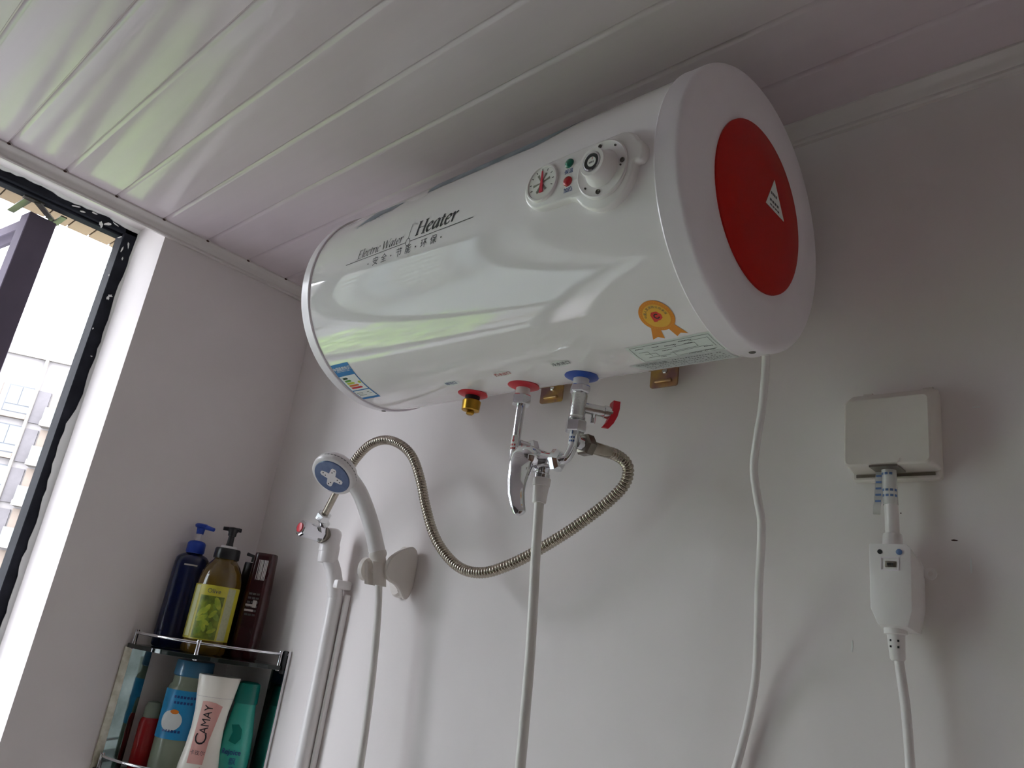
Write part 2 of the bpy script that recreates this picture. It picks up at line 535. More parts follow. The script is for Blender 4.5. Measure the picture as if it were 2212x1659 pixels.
# friction stay: flat steel arms between the head and the sash
def flatbar(name, a, b, w, parent, m='stay_metal'):
    a, b = Vector(a), Vector(b); d = (b - a).normalized(); n = Vector((-d.y, d.x, 0)) * w
    bm = bmesh.new()
    loft(bm, [[p + n, p - n, p - n + Vector((0, 0, 0.003)), p + n + Vector((0, 0, 0.003))] for p in (a - d * w, b + d * w)])
    return finish(name, bm, m, parent, smooth=0)
flatbar('stay_arm', (-0.214, -0.612, 2.4125), (-0.213, -0.588, 2.4125), 0.0085, win)
flatbar('stay_arm', (-0.213, -0.588, 2.4090), (-0.276, -0.537, 2.4090), 0.0075, win)
flatbar('stay_arm', (-0.214, -0.612, 2.4055), (-0.300, -0.618, 2.4055), 0.0075, win)
flatbar('stay_arm', (-0.276, -0.537, 2.4055), (-0.218, -0.536, 2.4055), 0.0065, win)

# ragged plaster and paint overlapping the black frame
def ragged(name, along, parent, seed):
    rnd = random.Random(seed)
    bm = bmesh.new()
    A, B = [], []
    n = 110
    for i in range(n + 1):
        t = i / n
        if along == 'z':
            z = WIN_Z0 + (WIN_Z1 - WIN_Z0) * t
            w = 0.005 + 0.0015 * math.sin(z * 31) + rnd.uniform(-0.0018, 0.0018)
            if z < 2.02: w += 0.011 * min(1, (2.02 - z) / 0.05) - 0.006 * max(0, min(1, (1.95 - z) / 0.25))
            if z > 2.30: w = 0.002 + rnd.uniform(0, 0.002)
            a = Vector((-0.1785, WIN_Y1, z)); b = Vector((-0.1785, WIN_Y1 - max(w, 0.001), z))
        else:
            y = WIN_Y1 + (WIN_Y0 - WIN_Y1) * t
            w = 0.005 + 0.003 * math.sin(y * 43) + rnd.uniform(-0.002, 0.002)
            a = Vector((-0.1785, y, WIN_Z1)); b = Vector((-0.1785, y, WIN_Z1 - max(w, 0.001)))
        A.append(a); B.append(b)
    fv = Vector((0.0025, 0, 0))
    rings = []
    for a, b in zip(A, B):
        rings.append([a - fv, b - fv, b + fv * 0.4, a + fv * 1.2])
    loft(bm, rings)
    return finish(name, bm, 'reveal_paint', parent, smooth=30)
ragged('plaster_edge', 'z', wall_left, 3)
ragged('plaster_edge', 'y', wall_left, 5)
# dried paint flecks on the frame corner
bm = bmesh.new(); rnd = random.Random(11)
def fleck(y, z, sy, sz, a):
    pts = []
    n = 9
    for k in range(n):
        t = 2 * math.pi * k / n; q = rnd.uniform(0.5, 1.15)
        u, v = sy * q * math.cos(t), sz * q * math.sin(t)
        pts.append((y + u * math.cos(a) - v * math.sin(a), z + u * math.sin(a) + v * math.cos(a)))
    f0 = [bm.verts.new((-0.1800, p[0], p[1])) for p in pts]; f1 = [bm.verts.new((-0.1788, p[0], p[1])) for p in pts]
    bm.faces.new(f1)
    for k in range(n): bm.faces.new((f0[k], f0[(k + 1) % n], f1[(k + 1) % n], f1[k]))
for y, z, a, b, r in [(-0.457, 2.422, .010, .0035, .5), (-0.470, 2.416, .004, .009, .2), (-0.442, 2.430, .009, .002, -.3), (-0.512, 2.424, .007, .002, .2), (-0.530, 2.428, .010, .0018, .3),
                      (-0.402, 2.395, .002, .008, .2), (-0.412, 2.38, .0016, .010, -.2), (-0.405, 2.36, .0018, .006, .1), (-0.404, 2.265, .006, .004, .5), (-0.407, 2.259, .003, .006, .1),
                      (-0.42, 2.31, .002, .003, 0), (-0.415, 2.18, .0015, .0025, 0), (-0.40, 2.12, .002, .0015, 0), (-0.425, 2.405, .006, .002, .8), (-0.49, 2.433, .008, .002, 0)]:
    fleck(y, z, a, b, r)
tag(finish('paint_flecks', bm, 'reveal_paint', win, smooth=0), kind='stuff')

# ------------------------------------------------------------------ outside: tiled soffit above the window
so = slab('trim_4', [(-0.49, -0.245, -1.9, 0.1, 2.506, 2.60)], 'soffit_base', label='tan tiled eave outside above the window')
bm = bmesh.new(); box(bm, -0.4915, -0.245, -0.0495, 0.0, 2.500, 2.507, 0.001, 1)
t0 = finish('tile', bm, 'soffit_tile', so, smooth=0)
for i in range(34):
    o = t0 if i == 0 else t0.copy()
    if i: COL.objects.link(o); o.parent = so; o.matrix_parent_inverse = t0.matrix_parent_inverse.copy()
    o.location.y = 0.055 - 0.0525 * i

# ------------------------------------------------------------------ electric water heater
HR, HY, HZ = 0.166, -0.186, 2.158
heater = empty('water_heater', (0.92, HY, HZ - HR))
tag(heater, 'white horizontal electric water heater tank with a red disc on its end cap', 'water heater')
bm = bmesh.new()
lathe(bm, [(0.598, HR - 0.004), (0.600, HR)] + [(0.600 + 0.632 * i / 8, HR) for i in range(1, 9)] + [(1.234, HR - 0.004)], (0, HY, HZ), (1, 0, 0), seg=128)
tank = finish('tank', bm, 'enamel', heater, smooth=30)

def cap_prof(x0, s):
    # outer rim roll, flat band, rounded corner, face with a shallow dish
    return [(x0 - s * 0.002, HR - 0.003), (x0 - s * 0.0005, HR + 0.0018), (x0 + s * 0.0012, HR + 0.0026), (x0 + s * 0.003, HR + 0.0022), (x0 + s * 0.0235, HR + 0.0018),
            (x0 + s * 0.0268, HR + 0.0012), (x0 + s * 0.0292, HR - 0.0006), (x0 + s * 0.0310, HR - 0.0036), (x0 + s * 0.0322, HR - 0.0080), (x0 + s * 0.0352, 0.135), (x0 + s * 0.0356, 0.118),
            (x0 + s * 0.0346, 0.111), (x0 + s * 0.0325, 0.1045), (x0 + s * 0.0322, 0.1), (x0 + s * 0.0322, 0.0)]
bm = bmesh.new(); lathe(bm, cap_prof(1.232, 1), (0, HY, HZ), (1, 0, 0), seg=128); endcap = finish('end_cap', bm, 'cap_plastic', heater, smooth=30)
bm = bmesh.new(); lathe(bm, cap_prof(0.600, -0.78), (0, HY, HZ), (1, 0, 0), seg=128); endcap2 = finish('end_cap', bm, 'cap_plastic', heater, smooth=30)
bm = bmesh.new(); lathe(bm, [(1.2640, 0.1022), (1.2662, 0.1020), (1.2672, 0.100), (1.2690, 0.06), (1.2697, 0)], (0, HY, HZ), (1, 0, 0), seg=96)
rdisc = finish('red_disc', bm, 'red_disc', endcap, smooth=30); rdisc['label'] = 'red plastic cover disc'
# warning sticker on the red disc
bm = bmesh.new(); prism(bm, [(-0.162, 2.207), (-0.181, 2.166), (-0.134, 2.166)][::-1], 0, 0.0006)
xf(bm, lambda p: Vector((1.2697 + p.z, p.x, p.y)))
finish('triangle_sticker', bm, 'paper_white', endcap, smooth=0)
bm = bmesh.new()
for (y0, y1, z, h) in [(-0.170, -0.154, 2.186, .0035), (-0.172, -0.148, 2.176, .003), (-0.171, -0.146, 2.170, .002)]:
    n = 4
    for i in range(n):
        a = y0 + (y1 - y0) * i / n; box(bm, 1.2702, 1.2705, a, a + (y1 - y0) / n * 0.7, z - h / 2, z + h / 2)
finish('print', bm, 'ink_grey', endcap, smooth=0)
for x, cap in ((1.249, endcap), (0.588, endcap2)):
    bm = bmesh.new(); a = math.radians(-100)
    o = Vector((x, HY - (HR + 0.001) * math.cos(a), HZ + (HR + 0.001) * math.sin(a)))
    ax = Vector((0, -math.cos(a), math.sin(a)))
    lathe(bm, [(0, 0.0040), (0.0012, 0.0040), (0.002, 0.0033), (0.0016, 0.0016), (0.0012, 0)], o, ax, seg=16)
    finish('screw', bm, 'stay_metal', cap)

# ---- prints and stickers wrapped round the tank: (x along tank, t arc from the front, z lift)
def wrap(bm, r0=HR, x0=0.0, step=0.006):
    if bm.verts:
        lo = min(v.co.y for v in bm.verts); hi = max(v.co.y for v in bm.verts)
        y = math.floor(lo / step) * step + step
        while y < hi:
            bmesh.ops.bisect_plane(bm, geom=list(bm.verts) + list(bm.edges) + list(bm.faces), plane_co=(0, y, 0), plane_no=(0, 1, 0), dist=1e-6)
            y += step
    def f(p):
        a = p.y / HR; r = r0 + p.z
        return Vector((x0 + p.x, HY - r * math.cos(a), HZ + r * math.sin(a)))
    xf(bm, f)

def wrapped(name, bm, m, parent=tank, smooth=30):
    wrap(bm)
    return finish(name, bm, m, parent, smooth=smooth)
def D(a): return math.radians(a) * HR      # degrees round the tank to arc length
LIFT = 0.0004

# pen-drawn italic roman letters (unit cap height 0.7)
GLY = {
 'H': (0.66, [([(.10, .02), (.10, .68)], 1), ([(.52, .02), (.52, .68)], 1), ([(.10, .36), (.52, .36)], 0), ([(0, .0), (.21, .0)], 0), ([(.41, .0), (.62, .0)], 0), ([(0, .7), (.21, .7)], 0), ([(.41, .7), (.62, .7)], 0)]),
 'E': (0.50, [([(.10, .0), (.10, .7)], 1), ([(.02, 0), (.43, 0), (.45, .13)], 0), ([(.02, .7), (.42, .7), (.43, .57)], 0), ([(.10, .36), (.35, .36)], 0)]),
 'W': (0.86, [([(.06, .7), (.22, 0)], 1), ([(.22, 0), (.43, .68)], 0), ([(.40, .7), (.58, 0)], 1), ([(.58, 0), (.82, .7)], 0), ([(-.03, .7), (.14, .7)], 0), ([(.72, .7), (.90, .7)], 0)]),
 'e': (0.40, [([(.05, .24), (.20, .26), (.32, .33), (.29, .43), (.19, .45), (.08, .34), (.05, .17), (.11, .03), (.22, .01), (.35, .10)], 2)]),
 'a': (0.46, [([(.35, .43), (.24, .46), (.11, .37), (.05, .18), (.09, .03), (.18, .03), (.28, .17), (.35, .42)], 2), ([(.36, .45), (.33, .10), (.36, .02), (.44, .07)], 2)]),
 't': (0.30, [([(.14, .60), (.11, .12), (.15, .01), (.27, .07)], 2), ([(0, .43), (.27, .43)], 0)]),
 'r': (0.34, [([(.02, .39), (.10, .45), (.10, .0)], 2), ([(.10, .25), (.17, .40), (.27, .45), (.32, .40)], 2)]),
 'l': (0.20, [([(.03, .69), (.10, .72), (.09, .10), (.12, .01), (.19, .06)], 2)]),
 'c': (0.36, [([(.31, .38), (.26, .45), (.15, .42), (.06, .27), (.05, .12), (.13, .01), (.22, .02), (.32, .10)], 2)]),
 'i': (0.20, [([(.02, .38), (.10, .45), (.09, .10), (.12, .01), (.19, .06)], 2), ([(.10, .63), (.115, .63)], 3)]),
 ' ': (0.22, []),
}
def write(bm, s, x, y, cap, bold, shear, width):
    """s from x to x+width on the base line y"""
    tot = sum(GLY[c][0] for c in s)
    sx = width / tot; sy = cap / 0.7
    t = bmesh.new()
    px = 0.0
    for ch in s:
        adv, st = GLY[ch]
        for pts, kind in st:
            q = [(px + p[0], p[1]) for p in pts]
            hw = bold * (0.95 if kind == 1 else 0.34 if kind == 0 else 0.30 if kind == 2 else 1.0)
            if kind == 2: stroke(t, q, hw, True, 0, nib=(bold * 0.95, math.radians(25)))
            else: stroke(t, q, hw, False)
        px += adv
    xf(t, lambda p: Vector((x + p.x * sx + p.y * sy * shear, y + p.y * sy, LIFT)))
    join(bm, t)

BL = D(-2.4)
bm = bmesh.new(); write(bm, 'Electric Water', 0.721, BL - 0.0015, 0.0130, 0.040, 0.22, 0.103)
wrapped('lettering', bm, 'ink')
bm = bmesh.new(); write(bm, 'Heater', 0.851, BL + 0.001, 0.0205, 0.062, 0.22, 0.081)
wrapped('lettering', bm, 'ink')
bm = bmesh.new()
for a, b in ((0.694, 0.8325), (0.8415, 0.9655)):
    poly(bm, [(a, D(-4.1)), (b, D(-4.1)), (b, D(-4.1) + 0.0009), (a, D(-4.1) + 0.0009)], LIFT)
ring_o, ring_i = disc(0.837, D(-3.9), 0.0049, 24, 0.0056), disc(0.837, D(-3.9), 0.0040, 24, 0.0047)
vo = [bm.verts.new((*p, LIFT)) for p in ring_o]; vi = [bm.verts.new((*p, LIFT)) for p in ring_i]
for i in range(24): bm.faces.new((vo[i], vo[(i + 1) % 24], vi[(i + 1) % 24], vi[i]))
poly(bm, [(0.8368, D(-2.0)), (0.8376, D(-2.0)), (0.8408, D(5.6)), (0.8400, D(5.6))], LIFT)
wrapped('print_line', bm, 'ink')
bm = bmesh.new()
for ch, x in (('安', .7660), ('全', .7855), ('节', .8190), ('能', .8385), ('环', .8710), ('保', .8905)):
    add_text(bm, ch, 0.0135, x, D(-7.9), LIFT, shear=0.15)
for x in (.7500, .8025, .8550, .9065): poly(bm, disc(x, D(-7.9), 0.0012, 12), LIFT)
wrapped('lettering', bm, 'ink')

# blue film remnant and scraped logo on the top of the tank
bm = bmesh.new()
up = [(0.835, 31), (0.87, 32.5), (0.93, 33), (1.0, 33.2), (1.05, 36), (1.062, 40)]
lo = [(0.828, 29.6), (0.87, 29.9), (0.93, 29.7), (1.0, 29.2), (1.036, 28.8), (1.046, 30)]
poly(bm, [(x, D(a)) for x, a in lo] + [(1.075, D(36)), (1.085, D(50)), (0.82, D(50))], LIFT)
wrapped('blue_film', bm, 'film_blue')
bm = bmesh.new()
poly(bm, [(0.676, D(22.6)), (0.700, D(24.5)), (0.715, D(24.2)), (0.735, D(26.5)), (0.752, D(26)), (0.775, D(31)), (0.70, D(34)), (0.690, D(28))], LIFT)
for i in range(9):
    x = 0.684 + i * 0.0095 + random.uniform(-.002, .002); a = 21.6 + i * 0.42 + random.uniform(-.4, .4)
    poly(bm, disc(x, D(a), random.uniform(.0012, .003), 7, random.uniform(.001, .002)), LIFT)
wrapped('scraped_logo', bm, 'film_blue')

# ---- control panel: keyhole-shaped raised plate
panel_out = []
def arc(cx, cy, r, a0, a1, n=10, ry=None):
    return [(cx + r * math.cos(math.radians(a0 + (a1 - a0) * k / n)), cy + (ry or r) * math.sin(math.radians(a0 + (a1 - a0) * k / n))) for k in range(n + 1)]
PT = -0.0115      # arc height of the gauge centre
panel_out += arc(1.088, PT, 0.028, 265, 95, 14)                       # round left end (drawn clockwise from the bottom)
panel_out += [(1.12, 0.0170), (1.16, 0.0172), (1.185, 0.0168)]
panel_out += arc(1.191, -0.012, 0.029, 85, 25, 6)
panel_out += [(1.2235, -0.006), (1.2255, -0.014), (1.2245, -0.021), (1.2205, -0.0255), (1.2150, -0.0255)]
panel_out += arc(1.1720, -0.0205, 0.0420, -10, -146, 16)
panel_out += [(1.130, -0.0415), (1.124, -0.0400)]
pc = [Vector((x, y, 0)) for x, y in panel_out]
pc = catmull(pc + [pc[0]], 3)[:-1]
npc = len(pc)
ctr = []
for q in range(npc):
    t = pc[(q + 1) % npc] - pc[q - 1]; t.normalize(); ctr.append(Vector((t.y, -t.x, 0)))      # inward, outline runs clockwise
bm = bmesh.new()
loft(bm, [[p + nn * ins + Vector((0, 0, h)) for p, nn in zip(pc, ctr)] for ins, h in ((0, -0.003), (0, 0.0060), (0.0006, 0.0082), (0.0018, 0.0098), (0.0034, 0.0105))])
wrap(bm, step=0.004)
panel = finish('control_panel', bm, 'white_plastic', heater, smooth=60)
PTOP = 0.0105
def radial(x, a, h=0.0):
    a = math.radians(a); r = HR + h
    return Vector((x, HY - r * math.cos(a), HZ + r * math.sin(a))), Vector((0, -math.cos(a), math.sin(a)))
def local_flat(bm, x, adeg, h):
    """place a flat drawing (x right, y up, z out) on the tangent plane of the panel"""
    o, n = radial(x, adeg, h)
    a = math.radians(adeg); ty = Vector((0, math.sin(a), math.cos(a)))
    xf(bm, lambda p: o + Vector((1, 0, 0)) * p.x + ty * p.y + n * p.z)
# gauge
GA = -3.6; GX = 1.089
o, n = radial(GX, GA, PTOP - 0.002)
bm = bmesh.new(); lathe(bm, [(0, 0.0232), (0.0035, 0.0232), (0.0048, 0.0222), (0.0048, 0.0205), (0.0030, 0.0200), (0.0030, 0.0)], o, n, seg=48)
gauge = finish('gauge', bm, 'white_plastic', panel, smooth=30)
bm = bmesh.new(); prism(bm, disc(0, 0, 0.0198, 40), 0.0012, 0.0016); local_flat(bm, GX, GA, PTOP); finish('gauge_face', bm, 'gauge_face', panel, smooth=0)
bm = bmesh.new()
for k in range(9):
    a = math.radians(205 - k * 28.5); r0, r1 = 0.0150, 0.0180
    d = Vector((math.cos(a), math.sin(a))); q = Vector((-d.y, d.x)) * 0.0005
    poly(bm, [d * r0 + q, d * r1 + q, d * r1 - q, d * r0 - q], 0.0019)
local_flat(bm, GX, GA, PTOP); finish('gauge_ticks', bm, 'ink', panel, smooth=0)
bm = bmesh.new()
for aa in (60, 15, 188, 305, 118, 240):
    a = math.radians(aa); d = Vector((math.cos(a), math.sin(a))); q = Vector((-d.y, d.x))
    poly(bm, [d * 0.0015 + q * 0.0006, d * 0.0125 + q * 0.0017, d * 0.0125 - q * 0.0017, d * 0.0015 - q * 0.0006], 0.0019)
local_flat(bm, GX, GA, PTOP); finish('gauge_rays', bm, 'gauge_mark', panel, smooth=0)
bm = bmesh.new(); prism(bm, [(-0.0003, 0.0145), (-0.0018, -0.0125), (0.0030, -0.0125), (0.0009, 0.0145)], 0.0022, 0.0032)
local_flat(bm, GX, GA, PTOP); finish('gauge_needle', bm, 'needle_red', panel, smooth=0)
bm = bmesh.new(); prism(bm, [(-0.0040, -0.012), (-0.0060, -0.0125), (-0.001, 0.002), (0.0, 0.002)], 0.0020, 0.0024)
local_flat(bm, GX, GA, PTOP); finish('gauge_pointer', bm, 'gauge_mark', panel, smooth=0)
# indicator lamps and their captions
for a, m in ((0.6, 'lamp_green'), (-6.8, 'lamp_red')):
    o, n = radial(1.1265, a, PTOP - 0.001)
    bm = bmesh.new(); lathe(bm, [(0, 0.0060), (0.0016, 0.0060), (0.0030, 0.0052), (0.0041, 0.0034), (0.0045, 0)], o, n, seg=24)
    finish('indicator_lamp', bm, m, panel, smooth=50)
for a, s in ((-2.9, '保温'), (-10.2, '加热')):
    bm = bmesh.new(); add_text(bm, s, 0.0062, 0, 0, 0.0003, offset=0.00008); local_flat(bm, 1.127, a, PTOP); finish('lettering', bm, 'ink_blue', panel, smooth=0)
# thermostat: recessed round base, knob, metal badge
KX, KA = 1.1735, -7.0
o, n = radial(KX, KA, PTOP - 0.003)
bm = bmesh.new(); lathe(bm, [(0, 0.0335), (0.0040, 0.0330), (0.0048, 0.0315), (0.0040, 0.0302), (0.0040, 0.018)], o, n, seg=48)
base = finish('knob_base', bm, 'white_plastic', panel, smooth=35)
bm = bmesh.new(); lathe(bm, [(0, 0.0225), (0.005, 0.0212), (0.010, 0.0172), (0.020, 0.0164), (0.0218, 0.0153), (0.0218, 0.0115), (0.0205, 0.0110), (0.0205, 0)], o, n, seg=48)
knob = finish('knob', bm, 'white_plastic', panel, smooth=35)
bm = bmesh.new(); lathe(bm, [(0.0205, 0.0108), (0.0222, 0.0106), (0.0225, 0.0092), (0.0218, 0.0090)], o, n, seg=40, cap=False); finish('knob_ring', bm, 'chrome', panel)
bm = bmesh.new(); lathe(bm, [(0.0206, 0.0091), (0.0216, 0.0091), (0.0216, 0)], o, n, seg=40); finish('knob_badge', bm, 'ink', panel, smooth=30)
bm = bmesh.new(); lathe(bm, [(0.0210, 0.0055), (0.0219, 0.0055), (0.0219, 0)], o, n, seg=32); finish('badge_centre', bm, 'gauge_face', panel, smooth=30)
bm = bmesh.new()
for i in range(5): poly(bm, [(-0.0034 + i * .0014, -.0018), (-0.0026 + i * .0014, -.0018), (-0.0024 + i * .0014, .0004), (-0.0032 + i * .0014, .0004)])
local_flat(bm, KX, KA, PTOP - 0.003 + 0.0221); finish('badge_print', bm, 'ink_grey', panel, smooth=0)
bm = bmesh.new(); poly(bm, [(0.0004, .0022), (0.0012, .0022), (0.0018, .0046), (0.0008, .0046)]); local_flat(bm, KX, KA, PTOP - 0.003 + 0.0222); finish('badge_mark', bm, 'ink_red', panel, smooth=0)
for dx, dy, r in ((-0.003, 0.027, 0.0022), (-0.004, -0.026, 0.0028), (0.0265, 0.001, 0.0027), (0.017, 0.0215, 0.0012), (-0.021, -0.017, 0.0011), (0.0245, -0.004, .0010)):
    bm = bmesh.new(); lathe(bm, [(0.0005, r), (0.0016, r), (0.0018, r * 0.8), (0.0008, r * 0.5), (0.0006, 0)], (0, 0, 0), (0, 0, 1), seg=16)
    xf(bm, lambda p: p + Vector((dx, dy, 0))); local_flat(bm, KX, KA, PTOP + 0.0004); finish('panel_screw', bm, 'stay_metal', panel)

# ---- medal sticker
MX, MT = 1.186, D(-65.3)
bm = bmesh.new()
for sgn in (-1, 1):
    q = [(sgn * 0.004, -0.016), (sgn * 0.014, -0.014), (sgn * 0.0225, -0.0335), (sgn * 0.0145, -0.0305), (sgn * 0.008, -0.0350)]
    poly(bm, [(MX - 0.001 + p[0], MT + p[1]) for p in (q if sgn < 0 else q[::-1])], LIFT)
wrapped('medal_ribbon', bm, 'medal_orange')
bm = bmesh.new(); poly(bm, disc(MX, MT, 0.0205, 48, 0.0215), LIFT + .0002); md = wrapped('medal_sticker', bm, 'medal_orange'); md['label'] = 'orange rosette sticker'
bm = bmesh.new(); poly(bm, disc(MX, MT, 0.0158, 40, 0.0165), LIFT + .0004); wrapped('medal_centre', bm, 'medal_gold')
bm = bmesh.new()
poly(bm, [(MX - .0062, MT + .0030), (MX - .0035, MT + .0066), (MX + .003, MT + .0066), (MX + .0066, MT + .002), (MX + .0062, MT - .003), (MX + .002, MT - .0056), (MX - .001, MT - .0056), (MX - .0024, MT - .0072), (MX - .0060, MT - .0066)], LIFT + .0006)
wrapped('medal_logo', bm, 'medal_red')
bm = bmesh.new()
vo = [bm.verts.new((*p, LIFT + .0009)) for p in arc(MX + .0006, MT + .0006, .0036, 45, 340, 16)]; vi = [bm.verts.new((*p, LIFT + .0009)) for p in arc(MX + .0006, MT + .0006, .0024, 45, 340, 16)]
for i in range(16): bm.faces.new((vo[i], vo[i + 1], vi[i + 1], vi[i]))
wrapped('medal_letter', bm, 'ink')
bm = bmesh.new()
for i, ch in enumerate('中国人民保险公司承保'):
    a = math.radians(172 - i * 18)
    add_text(bm, ch, 0.0036, MX + 0.0125 * math.cos(a), MT + 0.0130 * math.sin(a), LIFT + .0006, rot=a - math.pi / 2)
wrapped('lettering', bm, 'ink_grey')
bm = bmesh.new()
for i in range(40):
    a = 2 * math.pi * i / 40; poly(bm, disc(MX + .0182 * math.cos(a), MT + .0190 * math.sin(a), .00045, 6), LIFT + .0004)
wrapped('medal_dots', bm, 'medal_gold')

# ---- wiring diagram label and silver rating plate
bm = bmesh.new(); poly(bm, [(1.120, D(-79)), (1.2305, D(-78)), (1.2305, D(-93)), (1.120, D(-93))], LIFT); wrapped('wiring_label', bm, 'label_pale')
def lines(bm, segs, w, z):
    for (x0, a0, x1, a1) in segs:
        p, q = Vector((x0, D(a0))), Vector((x1, D(a1))); d = (q - p).normalized(); nn = Vector((-d.y, d.x)) * w
        poly(bm, [p + nn, q + nn, q - nn, p - nn], z)
bm = bmesh.new()
lines(bm, [(1.124, -80, 1.228, -79.2), (1.228, -79.2, 1.228, -92), (1.124, -80, 1.124, -92), (1.124, -92, 1.228, -92),
           (1.150, -84, 1.205, -83), (1.205, -83, 1.205, -86), (1.205, -86, 1.170, -87), (1.135, -86, 1.150, -86), (1.150, -86, 1.150, -89), (1.135, -89, 1.165, -89),
           (1.165, -88, 1.215, -86.5), (1.170, -88, 1.170, -91), (1.170, -91, 1.222, -90), (1.180, -82, 1.180, -84), (1.200, -81.5, 1.224, -81), (1.224, -81, 1.224, -88), (1.130, -84, 1.142, -84), (1.142, -84, 1.142, -88)], 0.00025, LIFT + .0003)
for (x, a, n) in [(1.130, -81.6, 6), (1.152, -81.8, 5), (1.168, -82.4, 8), (1.188, -81.0, 9), (1.192, -83.0, 6), (1.160, -85.4, 7), (1.150, -90.2, 4), (1.185, -91.3, 9), (1.206, -90.9, 7), (1.210, -87.6, 6)]:
    for i in range(n): poly(bm, [(x + i * .0019, D(a)), (x + i * .0019 + .0013, D(a)), (x + i * .0019 + .0013, D(a) + .0014), (x + i * .0019, D(a) + .0014)], LIFT + .0003)
wrapped('wiring_print', bm, 'ink_grey')
bm = bmesh.new(); poly(bm, [(1.098, D(-94)), (1.226, D(-93)), (1.222, D(-108)), (1.104, D(-108))], LIFT); wrapped('rating_plate', bm, 'label_silver')
bm = bmesh.new(); add_text(bm, '储水式电热水器', 0.0062, 1.126, D(-95.6), LIFT + .0003)
for r in range(5):
    for i in range(30):
        x = 1.112 + i * .0036 + (r % 2) * .001
        if x > 1.219 or (r == 0 and x < 1.155) or random.random() < .12: continue
        poly(bm, [(x, D(-95.2 - r * 2.2)), (x + .0024, D(-95.2 - r * 2.2)), (x + .0024, D(-95.2 - r * 2.2) + .0016), (x, D(-95.2 - r * 2.2) + .0016)], LIFT + .0003)
wrapped('lettering', bm, 'ink_grey')

# ---- energy label
EX0, EX1, ET0, ET1 = 0.6030, 0.6475, D(-81.6), D(-53.6)
def rect(bm, x0, x1, t0, t1, z): poly(bm, [(x0, t0), (x1, t0), (x1, t1), (x0, t1)], z)
def eu(u): return EX0 + (EX1 - EX0) * u
def ev(v): return ET0 + (ET1 - ET0) * v
bm = bmesh.new(); rect(bm, EX0, EX1, ET0, ET1, LIFT); en = wrapped('energy_label', bm, 'label_blue'); en['label'] = 'blue and white energy label'
bm = bmesh.new(); rect(bm, eu(.04), eu(.96), ev(.32), ev(.72), LIFT + .0003); rect(bm, eu(.04), eu(.96), ev(.07), ev(.295), LIFT + .0003); wrapped('energy_white', bm, 'paper_white')
bm = bmesh.new(); add_text(bm, '中国能效标识', 0.0072, eu(.5), ev(.885), LIFT + .0003, offset=.0001); add_text(bm, 'CHINA ENERGY LABEL', 0.0034, eu(.5), ev(.83), LIFT + .0003); wrapped('lettering', bm, 'paper_white')
for i, (m, w) in enumerate((('bar_green_dark', .22), ('bar_green', .30), ('bar_lime', .38), ('bar_orange', .50), ('bar_red', .58))):
    v = .655 - i * .066
    bm = bmesh.new(); poly(bm, [(eu(.16), ev(v - .024)), (eu(.16 + w), ev(v - .024)), (eu(.22 + w), ev(v)), (eu(.16 + w), ev(v + .024)), (eu(.16), ev(v + .024))], LIFT + .0005); wrapped('energy_bar', bm, m)
bm = bmesh.new(); poly(bm, [(eu(.76), ev(.52)), (eu(.82), ev(.49)), (eu(.93), ev(.49)), (eu(.93), ev(.55)), (eu(.82), ev(.55))], LIFT + .0005); wrapped('energy_grade', bm, 'bar_lime')
bm = bmesh.new()
for (u, v, n) in ((.12, .22, 5), (.12, .18, 4), (.12, .14, 6), (.7, .22, 2), (.75, .17, 2)):
    for i in range(n): rect(bm, eu(u + i * .07), eu(u + i * .07 + .05), ev(v), ev(v + .014), LIFT + .0005)
wrapped('energy_print', bm, 'ink_grey')

# ---- captions beside the three connections
for s, x, m in (('排污口', 0.8130, 'ink_blue'), ('热水出口', 0.9155, 'ink_red'), ('冷水进口', 1.0175, 'ink_grey')):
    bm = bmesh.new(); poly(bm, disc(x, D(-81.4), 0.0150, 24, 0.0070), LIFT); wrapped('caption_oval', bm, 'paper_white')
    bm = bmesh.new(); add_text(bm, s, 0.0074, x, D(-81.4), LIFT + .0003, offset=.0001); wrapped('lettering', bm, m)

# ---- collars and the brass drain plug
CY = -0.1665
def collar(x, m):
    bm = bmesh.new(); lathe(bm, [(0, 0.0095), (0.0012, 0.0165), (0.0036, 0.0224), (0.0056, 0.0216), (0.0085, 0.016)], (x, CY, HZ - HR - 0.0040), (0, 0, 1), seg=40)
    o = finish('collar', bm, m, heater, smooth=35); return o
collar(0.8130, 'red_plastic'); collar(0.9145, 'red_plastic'); collar(1.0165, 'blue_plastic')
ZB = HZ - HR
def zl(name, x, prof, m, parent, y=CY, seg=32, smooth=35):
    bm = bmesh.new(); lathe(bm, [(z, r) for z, r in prof], (x, y, 0), (0, 0, 1), seg=seg)
    return finish(name, bm, m, parent, smooth=smooth)
zl('drain_sleeve', 0.8135, [(ZB - .012, .0110), (ZB, .0110)], 'rubber_black', heater)
dp = zl('drain_plug', 0.8135, [(ZB - .0265, .0105), (ZB - .0255, .0132), (ZB - .0115, .0138), (ZB - .0105, .0128)], 'brass', heater)
bm = bmesh.new(); hexnut(bm, (0.8135, CY, ZB - .032), (0, 0, 1), .006, .0062); finish('plug_nut', bm, 'brass', dp, smooth=0)
zl('pipe_sleeve', 0.9147, [(ZB - .014, .0098), (ZB, .0098)], 'white_plastic', heater)
zl('pipe_sleeve', 1.0167, [(ZB - .014, .0105), (ZB, .0105)], 'white_plastic', heater)

